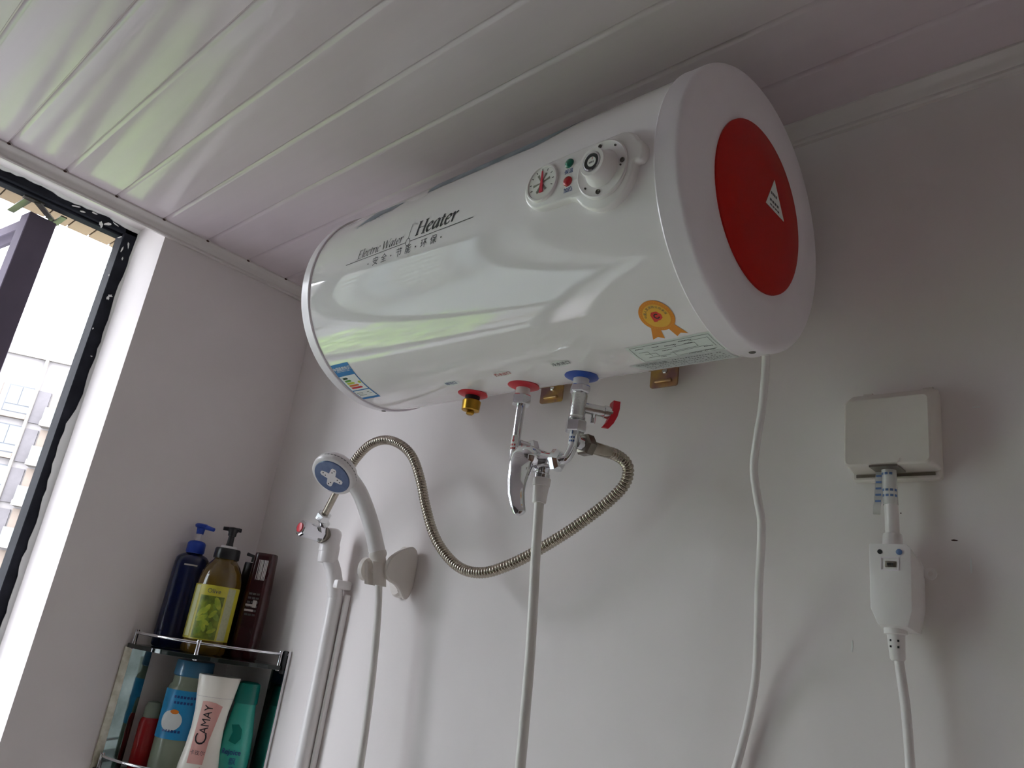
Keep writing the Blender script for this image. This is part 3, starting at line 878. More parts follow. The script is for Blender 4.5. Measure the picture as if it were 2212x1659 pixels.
# ---- zinc mounting brackets behind the tank
for x0, x1 in ((0.8130, 0.8590), (1.0230, 1.0680)):
    bm = bmesh.new(); prism(bm, rrect(x0, x1, 2.0255, 2.0900, 0.004), 0, 0.003); xf(bm, lambda p: Vector((p.x, -0.0175 - p.z, p.y)))
    br = finish('mounting_bracket', bm, 'zinc_gold', heater, smooth=0)
    bm = bmesh.new(); xm = (x0 + x1) / 2
    box(bm, xm - .014, xm + .014, -0.0245, -0.0195, 2.0315, 2.0365, .0018, 3); finish('bracket_rib', bm, 'zinc_gold', br)
    bm = bmesh.new(); lathe(bm, [(0, .0045), (.003, .0045), (.004, .003), (.004, 0)], (xm + .002, -0.0200, 2.0490), (0, -1, 0), seg=6); finish('bracket_bolt', bm, 'chrome_rough', br, smooth=0)
    bm = bmesh.new(); box(bm, x0 + .003, x1 - .003, -0.0175, -0.0005, 2.062, 2.089); finish('bracket_foot', bm, 'zinc_gold', br, smooth=0)
# rear saddles that carry the tank on the wall
for x in (0.836, 1.0455):
    bm = bmesh.new(); box(bm, x - .016, x + .016, -0.030, -0.0005, 2.125, 2.24, .001, 1); finish('rear_saddle', bm, 'zinc_gold', heater, smooth=0)

# ------------------------------------------------------------------ safety relief valve on the cold inlet
SX, SY = 1.0170, CY
sv = empty('safety_valve', (SX, SY, ZB - .08)); tag(sv, 'chrome safety relief valve with a red lever under the blue collar', 'valve')
bm = bmesh.new(); hexnut(bm, (SX, SY, ZB - .0235), (0, 0, 1), .0105, .0136, u=(1, .35, 0)); finish('top_nut', bm, 'chrome', sv, smooth=0)
zl('valve_body', SX, [(ZB - .0610, .0088), (ZB - .0590, .0110), (ZB - .0560, .0110), (ZB - .0550, .0103), (ZB - .0260, .0106), (ZB - .0235, .0095)], 'chrome_rough', sv, SY)
AD = Vector((0.62, 0.78, -0.02)).normalized(); AO = Vector((SX, SY, ZB - .0415))
bm = bmesh.new(); lathe(bm, [(.006, .0072), (.034, .0072), (.0345, .0085), (.0445, .0085), (.0455, .0070)], AO, AD, seg=24); finish('valve_arm', bm, 'chrome_rough', sv)
bm = bmesh.new(); lathe(bm, [(0, .0030), (.001, .0034), (.014, .0034)], AO + AD * .021 - Vector((0, 0, .0185)), (0, 0, 1), seg=16); finish('drain_nozzle', bm, 'chrome', sv)
bm = bmesh.new()
LD = Vector((-.10, -.05, -1)).normalized(); SDv = AD.cross(LD).normalized(); fw = SDv.cross(LD).normalized()
LO = AO + AD * .0480 + Vector((0, 0, .0155))
rings = []
for t, w, off in ((0, .0090, .000), (.010, .0095, .001), (.020, .0085, .0005), (.029, .0065, -.002), (.036, .0030, -.006)):
    cpt = LO + LD * t + AD * off
    rings.append([cpt + SDv * w + AD * .0045, cpt - SDv * w + AD * .0045, cpt - SDv * w - AD * .0045, cpt + SDv * w - AD * .0045])
loft(bm, rings); finish('red_lever', bm, 'red_plastic', sv, smooth=30)
bm = bmesh.new(); lathe(bm, [(0, .0035), (.008, .0035)], AO + AD * .0405 - Vector((0, 0, .010)), AD, seg=12); finish('lever_pin', bm, 'chrome', sv)

# ------------------------------------------------------------------ mixer tap hung between the two connections
MZ = 1.8770
mx = empty('mixer_tap', (0.97, -0.17, MZ)); tag(mx, 'chrome single-lever shower mixer hanging from the heater by two bent pipes', 'mixer tap')
bm = bmesh.new(); hexnut(bm, (0.9147, CY, ZB - .0285), (0, 0, 1), .0145, .0136, u=(1, .35, 0)); finish('pipe_nut', bm, 'chrome', mx, smooth=0)
bm = bmesh.new(); hexnut(bm, (SX, SY, ZB - .0765), (0, 0, 1), .0155, .0138, u=(1, .35, 0)); finish('pipe_nut', bm, 'chrome', mx, smooth=0)
hp = catmull([(0.9147, CY, ZB - .027), (0.9150, CY, 1.935), (0.9152, CY, 1.905), (0.9175, CY - .002, 1.888), (0.927, CY - .006, 1.8795), (0.955, CY - .010, 1.8775)], 8)
bm = bmesh.new(); tube(bm, hp, .0062, 20); hot = finish('hot_pipe', bm, 'chrome', mx)
cp = catmull([(SX, SY, ZB - .074), (SX, SY, 1.905), (SX - .001, SY - .001, 1.895), (SX - .004, SY - .004, 1.883), (SX - .008, SY - .007, 1.8785), (SX - .018, SY - .009, 1.8770)], 8)
bm = bmesh.new(); tube(bm, cp, .0062, 20); cold = finish('cold_pipe', bm, 'chrome', mx)
# tees towards the wall
bm = bmesh.new(); lathe(bm, [(.004, .0075), (.020, .0075)], (0.9152, CY, 1.908), (0.25, 1, 0), seg=20); finish('tee_stub', bm, 'chrome', mx)
bm = bmesh.new(); hexnut(bm, Vector((0.9152, CY, 1.908)) + Vector((.25, 1, 0)).normalized() * .020, (0.25, 1, 0), .014, .0125, .003); finish('tee_cap', bm, 'chrome', mx, smooth=30)
bm = bmesh.new(); lathe(bm, [(.004, .0085), (.016, .0085)], (SX, SY, 1.9045), (0.10, 1, 0), seg=20); finish('tee_stub', bm, 'chrome', mx)
# body with union nuts
MY = CY - .010
bm = bmesh.new(); lathe(bm, [(0.941, .0090), (0.944, .0118), (0.955, .0118), (0.960, .0135), (0.981, .0135), (0.986, .0110), (0.997, .0105)], (0, MY, MZ), (1, 0, 0), seg=32); body = finish('mixer_body', bm, 'chrome', mx)
bm = bmesh.new(); hexnut(bm, (0.9935, MY, MZ), (1, 0.05, 0), .0145, .0150, .0042); finish('union_nut', bm, 'chrome', mx, smooth=25)
bm = bmesh.new(); hexnut(bm, (0.9320, MY, MZ), (1, 0, 0), .012, .0140, .003); finish('union_nut', bm, 'chrome', mx, smooth=25)
zl('outlet', 0.9800, [(1.8520, .0092), (1.8535, .0098), (1.8600, .0098), (1.8610, .0085), (1.8700, .0090)], 'chrome', mx, MY)
# cartridge dome and lever
bm = bmesh.new(); lathe(bm, [(-.004, .0150), (.006, .0150), (.013, .0135), (.018, .0100), (.0205, .005), (.021, 0)], (0.968, MY - .008, MZ + .002), (-0.25, -1, 0.15), seg=32); finish('cartridge_dome', bm, 'chrome', mx, smooth=60)
bm = bmesh.new()
spine = [(0.9640, -0.189, 1.8910, .0090, .0050), (0.9630, -0.193, 1.8860, .0145, .0095), (0.9625, -0.198, 1.8760, .0165, .0110), (0.9625, -0.201, 1.8620, .0150, .0092), (0.9630, -0.203, 1.8450, .0128, .0074), (0.9665, -0.205, 1.8280, .0108, .0062), (0.9730, -0.206, 1.8130, .0092, .0054), (0.9785, -0.2065, 1.8040, .0076, .0044), (0.9800, -0.2065, 1.8015, .0040, .0024)]
wd = Vector((0.80, 0.60, 0)).normalized()
rings = []
for i, (x, y, z, w, t) in enumerate(spine):
    p = Vector((x, y, z)); q0 = Vector(spine[max(i - 1, 0)][:3]); q1 = Vector(spine[min(i + 1, len(spine) - 1)][:3])
    tg = (q1 - q0).normalized(); w_ = (wd - tg * wd.dot(tg)).normalized(); n_ = tg.cross(w_)
    rings.append([p + w_ * (w * math.cos(2 * math.pi * k / 20)) + n_ * (t * math.sin(2 * math.pi * k / 20)) for k in range(20)])
loft(bm, rings); lever = finish('lever', bm, 'chrome', mx, smooth=70)
# arrow stickers on the pipes
def pipe_sticker(pts, rr, face, m, parent, name, up):
    """curved paper patch on a straight stretch of pipe with an arrow and print"""
    a, b = Vector(pts[0]), Vector(pts[1]); d = (b - a).normalized(); f = Vector(face); f = (f - d * f.dot(d)).normalized(); s = d.cross(f)
    def patch(bm, u0, u1, v0, v1, lift):
        n = 8
        g = [[bm.verts.new(a.lerp(b, v) + (f * math.cos(t) + s * math.sin(t)) * (rr + lift)) for t in [u0 + (u1 - u0) * i / n for i in range(n + 1)]] for v in (v0, v1)]
        for i in range(n): bm.faces.new((g[0][i], g[0][i + 1], g[1][i + 1], g[1][i]))
    bm = bmesh.new(); patch(bm, -.95, .95, 0, 1, .0003); st = finish('arrow_sticker', bm, 'paper_white', parent)
    bm = bmesh.new(); patch(bm, -.12, .12, .60, .92, .0006)
    v = .92 if up else .60
    g = [bm.verts.new(a.lerp(b, vv) + (f * math.cos(t) + s * math.sin(t)) * (rr + .0006)) for vv, t in ((v - .10 * (1 if up else -1), -.38), (v - .10 * (1 if up else -1), .38), (v + .06 * (1 if up else -1), 0))]
    bm.faces.new(g)
    for k in range(3): patch(bm, -.6 + k * .45, -.32 + k * .45, .34, .46, .0006)
    for k in range(3): patch(bm, -.6 + k * .45, -.28 + k * .45, .14, .24, .0006)
    finish('arrow_print', bm, m, st)
pipe_sticker([(0.9151, CY, 1.896), (0.9151, CY, 1.919)], .0062, (0.2, -1, 0), 'ink_red', hot, 'hot', False)
pipe_sticker([(SX - .0008, SY, 1.899), (SX, SY, 1.921)], .0062, (0.2, -1, 0), 'ink_blue', cold, 'cold', True)

# ------------------------------------------------------------------ corrugated supply hose from the tee to the angle valve
hose = empty('corrugated_hose', (0.70, -0.075, 1.75)); tag(hose, 'corrugated stainless steel hose looping across the wall below the heater', 'hose')
HP = [(1.0210, -0.098, 1.9085), (1.0225, -0.083, 1.9090), (1.0250, -0.066, 1.9050), (1.0250, -0.056, 1.8955), (1.0170, -0.050, 1.8775), (0.995, -0.050, 1.856), (0.969, -0.052, 1.836), (0.931, -0.056, 1.810), (0.876, -0.060, 1.779), (0.834, -0.065, 1.759), (0.794, -0.070, 1.747), (0.751, -0.072, 1.750), (0.713, -0.075, 1.769), (0.681, -0.080, 1.800), (0.655, -0.085, 1.844), (0.634, -0.090, 1.890), (0.607, -0.095, 1.930), (0.571, -0.100, 1.953), (0.527, -0.100, 1.963), (0.486, -0.100, 1.956), (0.452, -0.098, 1.934), (0.4195, -0.092, 1.904), (0.399, -0.087, 1.885)]
pts = resample(catmull(HP, 14), 0.00125)
RP = [0.0064, 0.0078, 0.0084, 0.0078]
bm = bmesh.new(); tube(bm, pts, lambda i: RP[i % 4], 14); finish('corrugated_tube', bm, 'steel_hose', hose, smooth=60)
bm = bmesh.new(); hexnut(bm, (SX + .0012, SY + .014, 1.9048), (.08, 1, .05), .0165, .0148, .0025); finish('hose_nut', bm, 'dark_nut', hose, smooth=25)
bm = bmesh.new(); lathe(bm, [(0, .0078), (.002, .0084), (.034, .0084), (.038, .0080)], (SX + .0022, SY + .030, 1.9055), Vector(HP[0]) - Vector((SX + .0022, SY + .030, 1.9055)), seg=24); finish('ferrule', bm, 'steel_hose', hose)
e0, e1 = Vector((0.401, -0.0872, 1.887)), Vector((0.3625, -0.080, 1.836))
ed = (e1 - e0).normalized()
bm = bmesh.new(); lathe(bm, [(-.003, .0090), (.006, .0090), (.007, .0066), ((e1 - e0).length, .0066)], e0, ed, seg=24); finish('ferrule', bm, 'steel_hose', hose)
bm = bmesh.new(); hexnut(bm, e1 - ed * .002, ed, .016, .0138, .002); finish('hose_nut', bm, 'chrome_rough', hose, smooth=25)

# ------------------------------------------------------------------ angle valve on the white riser pipe
av = empty('angle_valve', (0.352, -0.04, 1.79)); tag(av, 'chrome stop valve with a red button on top of the white riser pipe', 'valve')
VX, VY, VZ = 0.3475, -0.045, 1.8000
bm = bmesh.new(); lathe(bm, [(-.030, .0165), (-.028, .0185), (.006, .0185), (.012, .0165), (.016, .0110)], (VX, VY, VZ), (0, 0, 1), seg=32); finish('valve_body', bm, 'white_plastic', av, smooth=40)
bm = bmesh.new(); lathe(bm, [(.010, .0140), (.018, .0150), (.0195, .0165), (.023, .0165), (.024, .0150)], (VX, VY, VZ), (0, -1, 0.05), seg=32); finish('valve_collar', bm, 'dark_nut', av)
bm = bmesh.new(); lathe(bm, [(.023, .0150), (.052, .0150), (.066, .0158), (.0700, .0150), (.0715, .0130)], (VX, VY, VZ), (0, -1, 0.05), seg=8); hd = finish('valve_handle', bm, 'chrome', av, smooth=20)
bm = bmesh.new(); lathe(bm, [(.0712, .0088), (.0728, .0088), (.0735, .0070), (.0735, 0)], (VX, VY, VZ), (0, -1, 0.05), seg=24); finish('red_button', bm, 'red_plastic', hd, smooth=40)
bm = bmesh.new(); lathe(bm, [(0, .0090), (.016, .0090)], e1 + ed * .010, Vector((VX, VY - .004, VZ)) - (e1 + ed * .010), seg=20); finish('valve_spout', bm, 'chrome_rough', av)
for (a, h, w, t) in ((-60, .030, .006, .009), (20, .038, .005, .007)):
    bm = bmesh.new(); n = 6
    vs = []
    for (s, q) in ((-1, -1), (1, -.6), (.7, .9), (-.5, .4)):
        aa = math.radians(a + s * 20); vs.append(bm.verts.new(Vector((VX + .0152 * math.cos(aa), VY - h - q * w, VZ + .0152 * math.sin(aa) + (h + q * w) * .05))))
    bm.faces.new(vs); finish('peeled_patch', bm, 'peel_metal', hd, smooth=0)

rp = empty('riser_pipe', (0.362, -0.022, 0.0)); tag(rp, 'white plastic water riser pipe clipped to the wall below the stop valve', 'pipe')
bm = bmesh.new(); tube(bm, catmull([(VX, VY, VZ - .018), (VX + .002, VY + .004, 1.762), (0.358, -0.030, 1.735), (0.3625, -0.0205, 1.70), (0.363, -0.0175, 1.66), (0.366, -0.0165, 1.4), (0.366, -0.0165, 0.8), (0.366, -0.0165, 0.0)], 6), .0145, 20); finish('pipe', bm, 'white_plastic', rp)
bm = bmesh.new(); lathe(bm, [(0, .0180), (.004, .0190), (.030, .0190), (.034, .0178)], (VX + .001, VY + .002, 1.752), (-.02, -.04, 1), seg=28); finish('coupling', bm, 'white_plastic', rp)
bm = bmesh.new(); box(bm, .346, .3830, -0.0345, -0.0004, 1.708, 1.724, .003, 2); finish('pipe_clip', bm, 'white_plastic', rp)
bm = bmesh.new(); box(bm, .3805, .3870, -0.0120, -0.0003, 0.0, 1.70, .002, 1); finish('cable_strip', bm, 'white_plastic', rp, smooth=0)

# ------------------------------------------------------------------ hand shower on its wall holder
sh = empty('hand_shower', (0.52, -0.06, 1.75)); tag(sh, 'white hand shower with a blue star face resting in the wall holder', 'hand shower')
FN = Vector((0.256, -0.579, -0.774)).normalized()      # direction of spray
FC = Vector((0.4830, -0.1600, 1.8825))               # centre of the face
bm = bmesh.new(); lathe(bm, [(.0000, .0325), (-.0005, .0375), (-.003, .0402), (-.009, .0412), (-.0095, .0404), (-.0108, .0404), (-.0113, .0412), (-.017, .0400), (-.024, .0352), (-.029, .0260), (-.0315, .012), (-.032, 0)], FC, FN, seg=56)
head = finish('shower_head', bm, 'white_plastic', sh, smooth=40)
bm = bmesh.new(); lathe(bm, [(-.001, .0335), (.0006, .0335), (.0016, .0325), (.0024, .018), (.0026, 0)], FC, FN, seg=48); fc = finish('spray_face', bm, 'shower_blue', sh, smooth=40); fc['label'] = 'blue spray face with a white star'
fu = Vector((1, 0, 0)); fu = (fu - FN * fu.dot(FN)).normalized(); fv = FN.cross(fu) * -1
def on_face(bm, h):
    xf(bm, lambda p: FC + fu * p.x + fv * p.y + FN * (h + p.z))
bm = bmesh.new(); st = []
for k in range(4):
    for (da, r) in ((-15, .0190), (-7, .0214), (7, .0214), (15, .0190), (45, .0088)):
        a = math.radians(50 + 90 * k + da); st.append((r * math.cos(a), r * math.sin(a)))
prism(bm, st, 0, .0008); on_face(bm, .0019); star = finish('star', bm, 'white_plastic', fc, smooth=0)
bm = bmesh.new()
for k in range(4):
    for r in (.0165, .0115):
        a = math.radians(50 + 90 * k + (5 if r > .014 else -7)); prism(bm, disc(r * math.cos(a), r * math.sin(a), .0012, 8), 0, .0004)
on_face(bm, .0027); finish('nozzles', bm, 'ink', fc, smooth=0)
bm = bmesh.new()
for k in range(40):
    a = math.radians(k * 9); u = fu * math.cos(a) + fv * math.sin(a)
    c0 = FC - FN * .0102 + u * .0407; s_ = (fv * math.cos(a) - fu * math.sin(a)) * .0020
    f = [bm.verts.new(c0 + s_ + FN * .0007), bm.verts.new(c0 - s_ + FN * .0007), bm.verts.new(c0 - s_ - FN * .0007), bm.verts.new(c0 + s_ - FN * .0007)]
    bm.faces.new(f)
finish('rim_notches', bm, 'ink_grey', head, smooth=0)
hb = [FC - FN * .024 + Vector((.004, .000, .000)), FC - FN * .026 + Vector((.016, .010, -.012)), (0.5010, -0.1130, 1.8690), (0.5090, -0.1000, 1.8470), (0.5182, -0.0870, 1.8189), (0.5277, -0.0780, 1.7904), (0.5337, -0.0710, 1.7690)]
hpts = catmull(hb, 8); n = len(hpts)
bm = bmesh.new(); tube(bm, hpts, lambda i: 0.0120 + 0.0020 * min(1, i / (n * 0.25)), 20); finish('handle', bm, 'white_plastic', sh, smooth=60)
bm = bmesh.new(); dv = (hpts[-1] - hpts[-3]).normalized(); lathe(bm, [(-.002, .0150), (.003, .0155), (.006, .0145), (.010, .0120), (.034, .0105)], hpts[-1], dv, seg=24); finish('handle_end', bm, 'grey_white_plastic', sh)

ho = empty('shower_holder', (0.535, 0, 1.745)); tag(ho, 'off-white plastic wall bracket gripping the hand shower handle', 'shower holder')
bm = bmesh.new(); prism(bm, disc(0.5250, 1.7480, .0260, 36, .0440), 0, .012, inset=.004); xf(bm, lambda p: Vector((p.x, -p.z - .0004, p.y))); finish('wall_plate', bm, 'grey_white_plastic', ho, smooth=35)
# side cheek reaching out to the clip ring
bm = bmesh.new()
out = [(-.0006, 1.768), (-.004, 1.780), (-.012, 1.788), (-.024, 1.790), (-.042, 1.784), (-.060, 1.775), (-.076, 1.763), (-.082, 1.747), (-.078, 1.733), (-.064, 1.726), (-.048, 1.722), (-.034, 1.714), (-.024, 1.705), (-.014, 1.702), (-.005, 1.711), (-.0006, 1.728)]
out = [(p.x * .80, p.y) for p in catmull([Vector((y, z, 0)) for y, z in out], 4)]
prism(bm, out[::-1], 0.5520, 0.5600, inset=.002); xf(bm, lambda p: Vector((p.z + (-.006 if p.x < -.05 else 0) * 0, p.x, p.y))); finish('cheek', bm, 'grey_white_plastic', ho, smooth=35)
bm = bmesh.new(); lathe(bm, [(0, .0120), (.002, .0165), (.010, .0172), (.013, .0150), (.014, 0)], (0.5120, -0.0660, 1.7420), (-1, -.15, 0), seg=32, sy=1.15); finish('clamp_knob', bm, 'grey_white_plastic', ho, smooth=40)
bm = bmesh.new(); lathe(bm, [(0, .0060), (.030, .0060)], (0.5140, -0.0640, 1.7420), (1, .2, 0), seg=16); finish('clamp_bolt', bm, 'grey_white_plastic', ho)
bm = bmesh.new()
n = 26; ro, ri = .0185, .0135
c0, ax = Vector((0.5345, -0.0680, 1.7350)), Vector((.12, .16, -1)).normalized(); u, v, d = frame_of(ax)
rings = []
for k in range(n + 1):
    a = math.radians(-140 + 280 * k / n) + math.radians(0)
    dirv = Vector((math.sin(a), math.cos(a), 0))
    rings.append([c0 + dirv * ro - ax * .019, c0 + dirv * ri - ax * .019, c0 + dirv * ri + ax * .019, c0 + dirv * ro + ax * .019])
loft(bm, rings); finish('clip_ring', bm, 'grey_white_plastic', ho, smooth=35)
for z in (1.779, 1.717):
    bm = bmesh.new(); lathe(bm, [(0, .0042), (.0015, .0042), (.002, .003), (.001, .0012), (.001, 0)], (0.538, -.0125, z), (0, -1, 0), seg=14); finish('holder_screw', bm, 'dark_nut', ho)

# white shower hose: mixer outlet -> loop below -> hand shower
ws = empty('shower_hose', (0.974, MY, 1.85)); tag(ws, 'white flexible shower hose hanging from the mixer and looping back to the holder', 'hose')
zl('hose_connector', 0.9805, [(1.8230, .0086), (1.8240, .0090), (1.8440, .0104), (1.8445, .0112), (1.8540, .0116), (1.8548, .0104)], 'white_plastic', ws, MY, seg=12)
wp = catmull([(0.9805, MY, 1.826), (0.9845, MY + .002, 1.76), (0.9920, MY + .006, 1.65), (0.996, MY + .010, 1.52), (0.994, -.150, 1.25), (0.965, -.13, .98), (0.885, -.11, .80), (0.775, -.10, .74), (0.665, -.09, .80), (0.600, -.075, .98), (0.583, -.060, 1.25), (0.577, -.058, 1.44), (0.567, -.058, 1.56), (0.556, -.060, 1.65), (0.547, -.062, 1.70), (0.5390, -.0650, 1.735)], 10)
bm = bmesh.new(); tube(bm, wp, .0061, 16); finish('hose', bm, 'hose_white', ws)

# ------------------------------------------------------------------ power supply: cord, leakage protector, socket box
cord = empty('power_cord', (1.245, -0.12, 1.99)); tag(cord, 'white power cord dropping from the right end of the heater along the wall', 'power cord')
cpts = catmull([(1.2485, -.126, 2.012), (1.2473, -0.1200, 1.9972), (1.2430, -0.1150, 1.9476), (1.2347, -0.1100, 1.9004), (1.2307, -0.1050, 1.8724), (1.2333, -0.1000, 1.8445), (1.2354, -0.0920, 1.8176), (1.2304, -0.0800, 1.7867), (1.2199, -0.0600, 1.7540), (1.2099, -0.0380, 1.7107), (1.2010, -0.0200, 1.6615), (1.1924, -0.0125, 1.6214), (1.1838, -0.0100, 1.5862), (1.1763, -0.0100, 1.5567), (1.1620, -0.0100, 1.5112), (1.150, -.02, 1.38), (1.170, -.05, 1.18), (1.215, -.07, 1.03), (1.270, -.075, .98), (1.325, -.07, 1.03), (1.362, -.05, 1.18), (1.370, -.035, 1.40), (1.366, -.030, 1.56), (1.362, -.029, 1.64), (1.356, -.0285, 1.690)], 8)
bm = bmesh.new(); tube(bm, cpts, .0046, 14); finish('cable', bm, 'white_plastic', cord)
bm = bmesh.new(); lathe(bm, [(-.002, .0062), (.004, .0060), (.007, .0050)], (1.2490, -.127, 2.0075), (-.1, .2, -1), seg=20); finish('cable_gland', bm, 'white_plastic', cord)

lp = empty('leakage_protector', (1.352, -0.03, 1.76)); tag(lp, 'white leakage protection plug unit hanging on its cable below the socket box', 'protector')
GXc, GY0, GY1 = 1.3560, -0.0480, -0.0110
gz0, gz1 = 1.7210, 1.8030
fo = [(-.0205, gz1 - .000), (.0205, gz1 - .000), (.0205, gz0 + .018), (.0165, gz0), (-.0130, gz0), (-.0205, gz0 + .018)]
bo = [(-.0240, gz1 - .002), (.0170, gz1 - .008), (.0215, gz1 - .018), (.0215, gz0 + .022), (.0170, gz0 - .003), (-.0170, gz0 - .002), (-.0240, gz0 + .018)]
fo2 = [(-.0215, gz1), (.0150, gz1), (.0195, gz1 - .004), (.0195, gz0 + .016), (.0150, gz0), (-.0130, gz0), (-.0205, gz0 + .017)]
bm = bmesh.new()
loft(bm, [[Vector((GXc + p[0], y, p[1])) for p in ring] for ring, y in ((bo, GY1), (bo, GY1 - .012), (fo2, GY0))])
bmesh.ops.bevel(bm, geom=list(bm.edges), offset=.0012, segments=2, affect='EDGES', profile=.5)
gb = finish('case', bm, 'white_plastic', lp, smooth=35)
bm = bmesh.new(); lathe(bm, [(0, .0024), (.0006, .0024), (.0006, 0)], (GXc - .0105, GY0, gz1 - .0085), (0, -1, 0), seg=16); finish('pilot_hole', bm, 'ink', lp, smooth=30)
bm = bmesh.new(); lathe(bm, [(0, .0030), (.0012, .0030), (.0016, .0024), (.0016, 0)], (GXc + .0085, GY0, gz1 - .0085), (0, -1, 0), seg=20); finish('test_button', bm, 'tape_print', lp)
bm = bmesh.new()
for x0, x1, z0, z1 in ((-.0100, .0080, gz1 - .0150, gz1 - .0140), (-.0100, .0080, gz1 - .0275, gz1 - .0265), (-.0100, -.0090, gz1 - .0265, gz1 - .0150), (.0070, .0080, gz1 - .0265, gz1 - .0150)): box(bm, GXc + x0, GXc + x1, GY0 - .0008, GY0 + .001, z0, z1)
finish('button_bezel', bm, 'cap_plastic', lp, smooth=0)
bm = bmesh.new(); box(bm, GXc - .0055, GXc + .0055, GY0 - .0016, GY0, gz1 - .0240, gz1 - .0180, .0006, 2); rb = finish('reset_button', bm, 'dark_nut', lp)
bm = bmesh.new()
for i in range(3): box(bm, GXc - .003 + i * .0022, GXc - .0016 + i * .0022, GY0 - .0021, GY0 - .0016, gz1 - .0225, gz1 - .0200)
finish('button_print', bm, 'ink', rb, smooth=0)
bm = bmesh.new()
vo = arc(GXc + .0275, 1.7790, .0062, 0, 360, 24)[:-1]; vi = arc(GXc + .0275, 1.7790, .0028, 0, 360, 24)[:-1]
for y in (GY1 - .004, GY1 - .0015):
    a_ = [bm.verts.new((p[0], y, p[1])) for p in vo]; b_ = [bm.verts.new((p[0], y, p[1])) for p in vi]
    for i in range(24): bm.faces.new((a_[i], a_[(i + 1) % 24], b_[(i + 1) % 24], b_[i]))
    if y < GY1 - .003: A0, B0 = a_, b_
    else:
        for i in range(24):
            bm.faces.new((A0[i], A0[(i + 1) % 24], a_[(i + 1) % 24], a_[i])); bm.faces.new((B0[i], B0[(i + 1) % 24], b_[(i + 1) % 24], b_[i]))
box(bm, GXc + .0195, GXc + .0225, GY1 - .0037, GY1 - .0018, 1.7745, 1.7840)
finish('hanging_lug', bm, 'white_plastic', lp, smooth=30)
bm = bmesh.new(); lathe(bm, [(0, .0105), (.004, .0108), (.006, .0098), (.015, .0095), (.017, .0085)], (1.3520, -.0285, gz1 - .003), (0, 0, 1), seg=28); finish('cable_boss', bm, 'white_plastic', lp)
bm = bmesh.new(); lathe(bm, [(0, .0110), (.010, .0110), (.011, .0085), (.034, .0072), (.036, .0058)], (1.3530, -.0285, gz0 + .004), (.06, 0, -1), seg=28); bs = finish('strain_relief', bm, 'white_plastic', lp)
bm = bmesh.new()
for zz in (.017, .023):
    for aa in (-115, -65):
        a = math.radians(aa); box(bm, 1.3545 + .0085 * math.cos(a) - .0008, 1.3545 + .0085 * math.cos(a) + .0008, -.0285 + .0081 * math.sin(a) - .0006, -.0285 + .0081 * math.sin(a) + .0006, gz0 + .004 - zz - .001, gz0 + .004 - zz + .001)
finish('relief_slots', bm, 'ink', bs, smooth=0)
bm = bmesh.new(); tube(bm, catmull([(1.3520, -.0285, gz1 + .010), (1.3515, -.0285, 1.840), (1.3495, -.0285, 1.870), (1.3490, -.0285, 1.915)], 6), .0070, 18); lead = finish('lead', bm, 'white_plastic', lp)
bm = bmesh.new(); lathe(bm, [(0, .0076), (.040, .0077)], (1.3506, -.0285, 1.848), (-.03, 0, 1), seg=24); tp = finish('tape_wrap', bm, 'tape_clear', lp)
bm = bmesh.new()
for zz, n0 in ((.008, 3), (.014, 3), (.032, 2)):
    for i in range(n0 + 1):
        a0 = math.radians(-140 + i * 34)
        g = [[bm.verts.new(Vector((1.3506 - zz * .03 + .0080 * math.cos(a0 + t), -.0285 + .0080 * math.sin(a0 + t), 1.848 + zz + dz))) for t in (0, .2, .4)] for dz in (0, .0026)]
        for q in range(2): bm.faces.new((g[0][q], g[0][q + 1], g[1][q + 1], g[1][q]))
finish('tape_print', bm, 'tape_print', tp)
# curled free end of the tape
bm = bmesh.new(); rings = []
for i in range(13):
    t = i / 12; z = 1.884 - .046 * t; w = .0042 * (1 - .2 * t)
    x = 1.3415 - .002 * t - (.003 * max(0, t - .75) * 4); y = -.0330 - .006 * t + .010 * max(0, t - .8) * 4
    rings.append([Vector((x - w, y, z)), Vector((x + w, y + .002, z)), Vector((x + w, y + .0026, z)), Vector((x - w, y + .0006, z))])
loft(bm, rings); finish('tape_tail', bm, 'tape_clear', lp, smooth=60)
bm = bmesh.new()
for i in range(5):
    z = 1.880 - i * .0072; box(bm, 1.3382, 1.3440, -.0350 - i * .001, -.0343 - i * .001, z - .0020, z)
finish('tape_tail_print', bm, 'tape_print', lp, smooth=0)

sb = empty('socket_box', (1.352, 0, 1.93)); tag(sb, 'white splash-proof socket box on the wall right of the heater', 'socket box')
bm = bmesh.new(); prism(bm, rrect(1.3035, 1.3960, 1.8800, 1.9800, .004), 0, .010, inset=.002); xf(bm, lambda p: Vector((p.x, -p.z - .0003, p.y))); bp_ = finish('back_plate', bm, 'grey_white_plastic', sb, smooth=35)
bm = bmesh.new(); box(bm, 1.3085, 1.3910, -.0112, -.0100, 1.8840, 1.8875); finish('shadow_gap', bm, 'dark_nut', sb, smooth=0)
def rr3(x0, x1, z0, z1, y, r): return [Vector((p[0], y, p[1])) for p in rrect(x0, x1, z0, z1, r, 4)]
bm = bmesh.new(); loft(bm, [rr3(1.3045, 1.3975, 1.8885, 1.9815, -.0110, .004), rr3(1.3045, 1.3975, 1.8885, 1.9800, -.0180, .004), rr3(1.3075, 1.3970, 1.8880, 1.9660, -.0440, .006), rr3(1.3095, 1.3950, 1.8900, 1.9640, -.0465, .005)])
cv = finish('cover', bm, 'grey_white_plastic', sb, smooth=35)
bm = bmesh.new()
loft(bm, [[Vector((x, y, z)) for x, z in ((1.3330, 1.8895), (1.3640, 1.8895), (1.3670, 1.8945), (1.3300, 1.8945))] for y in (-.0485, -.0440)])
finish('cable_notch', bm, 'grey_white_plastic', cv, smooth=0)
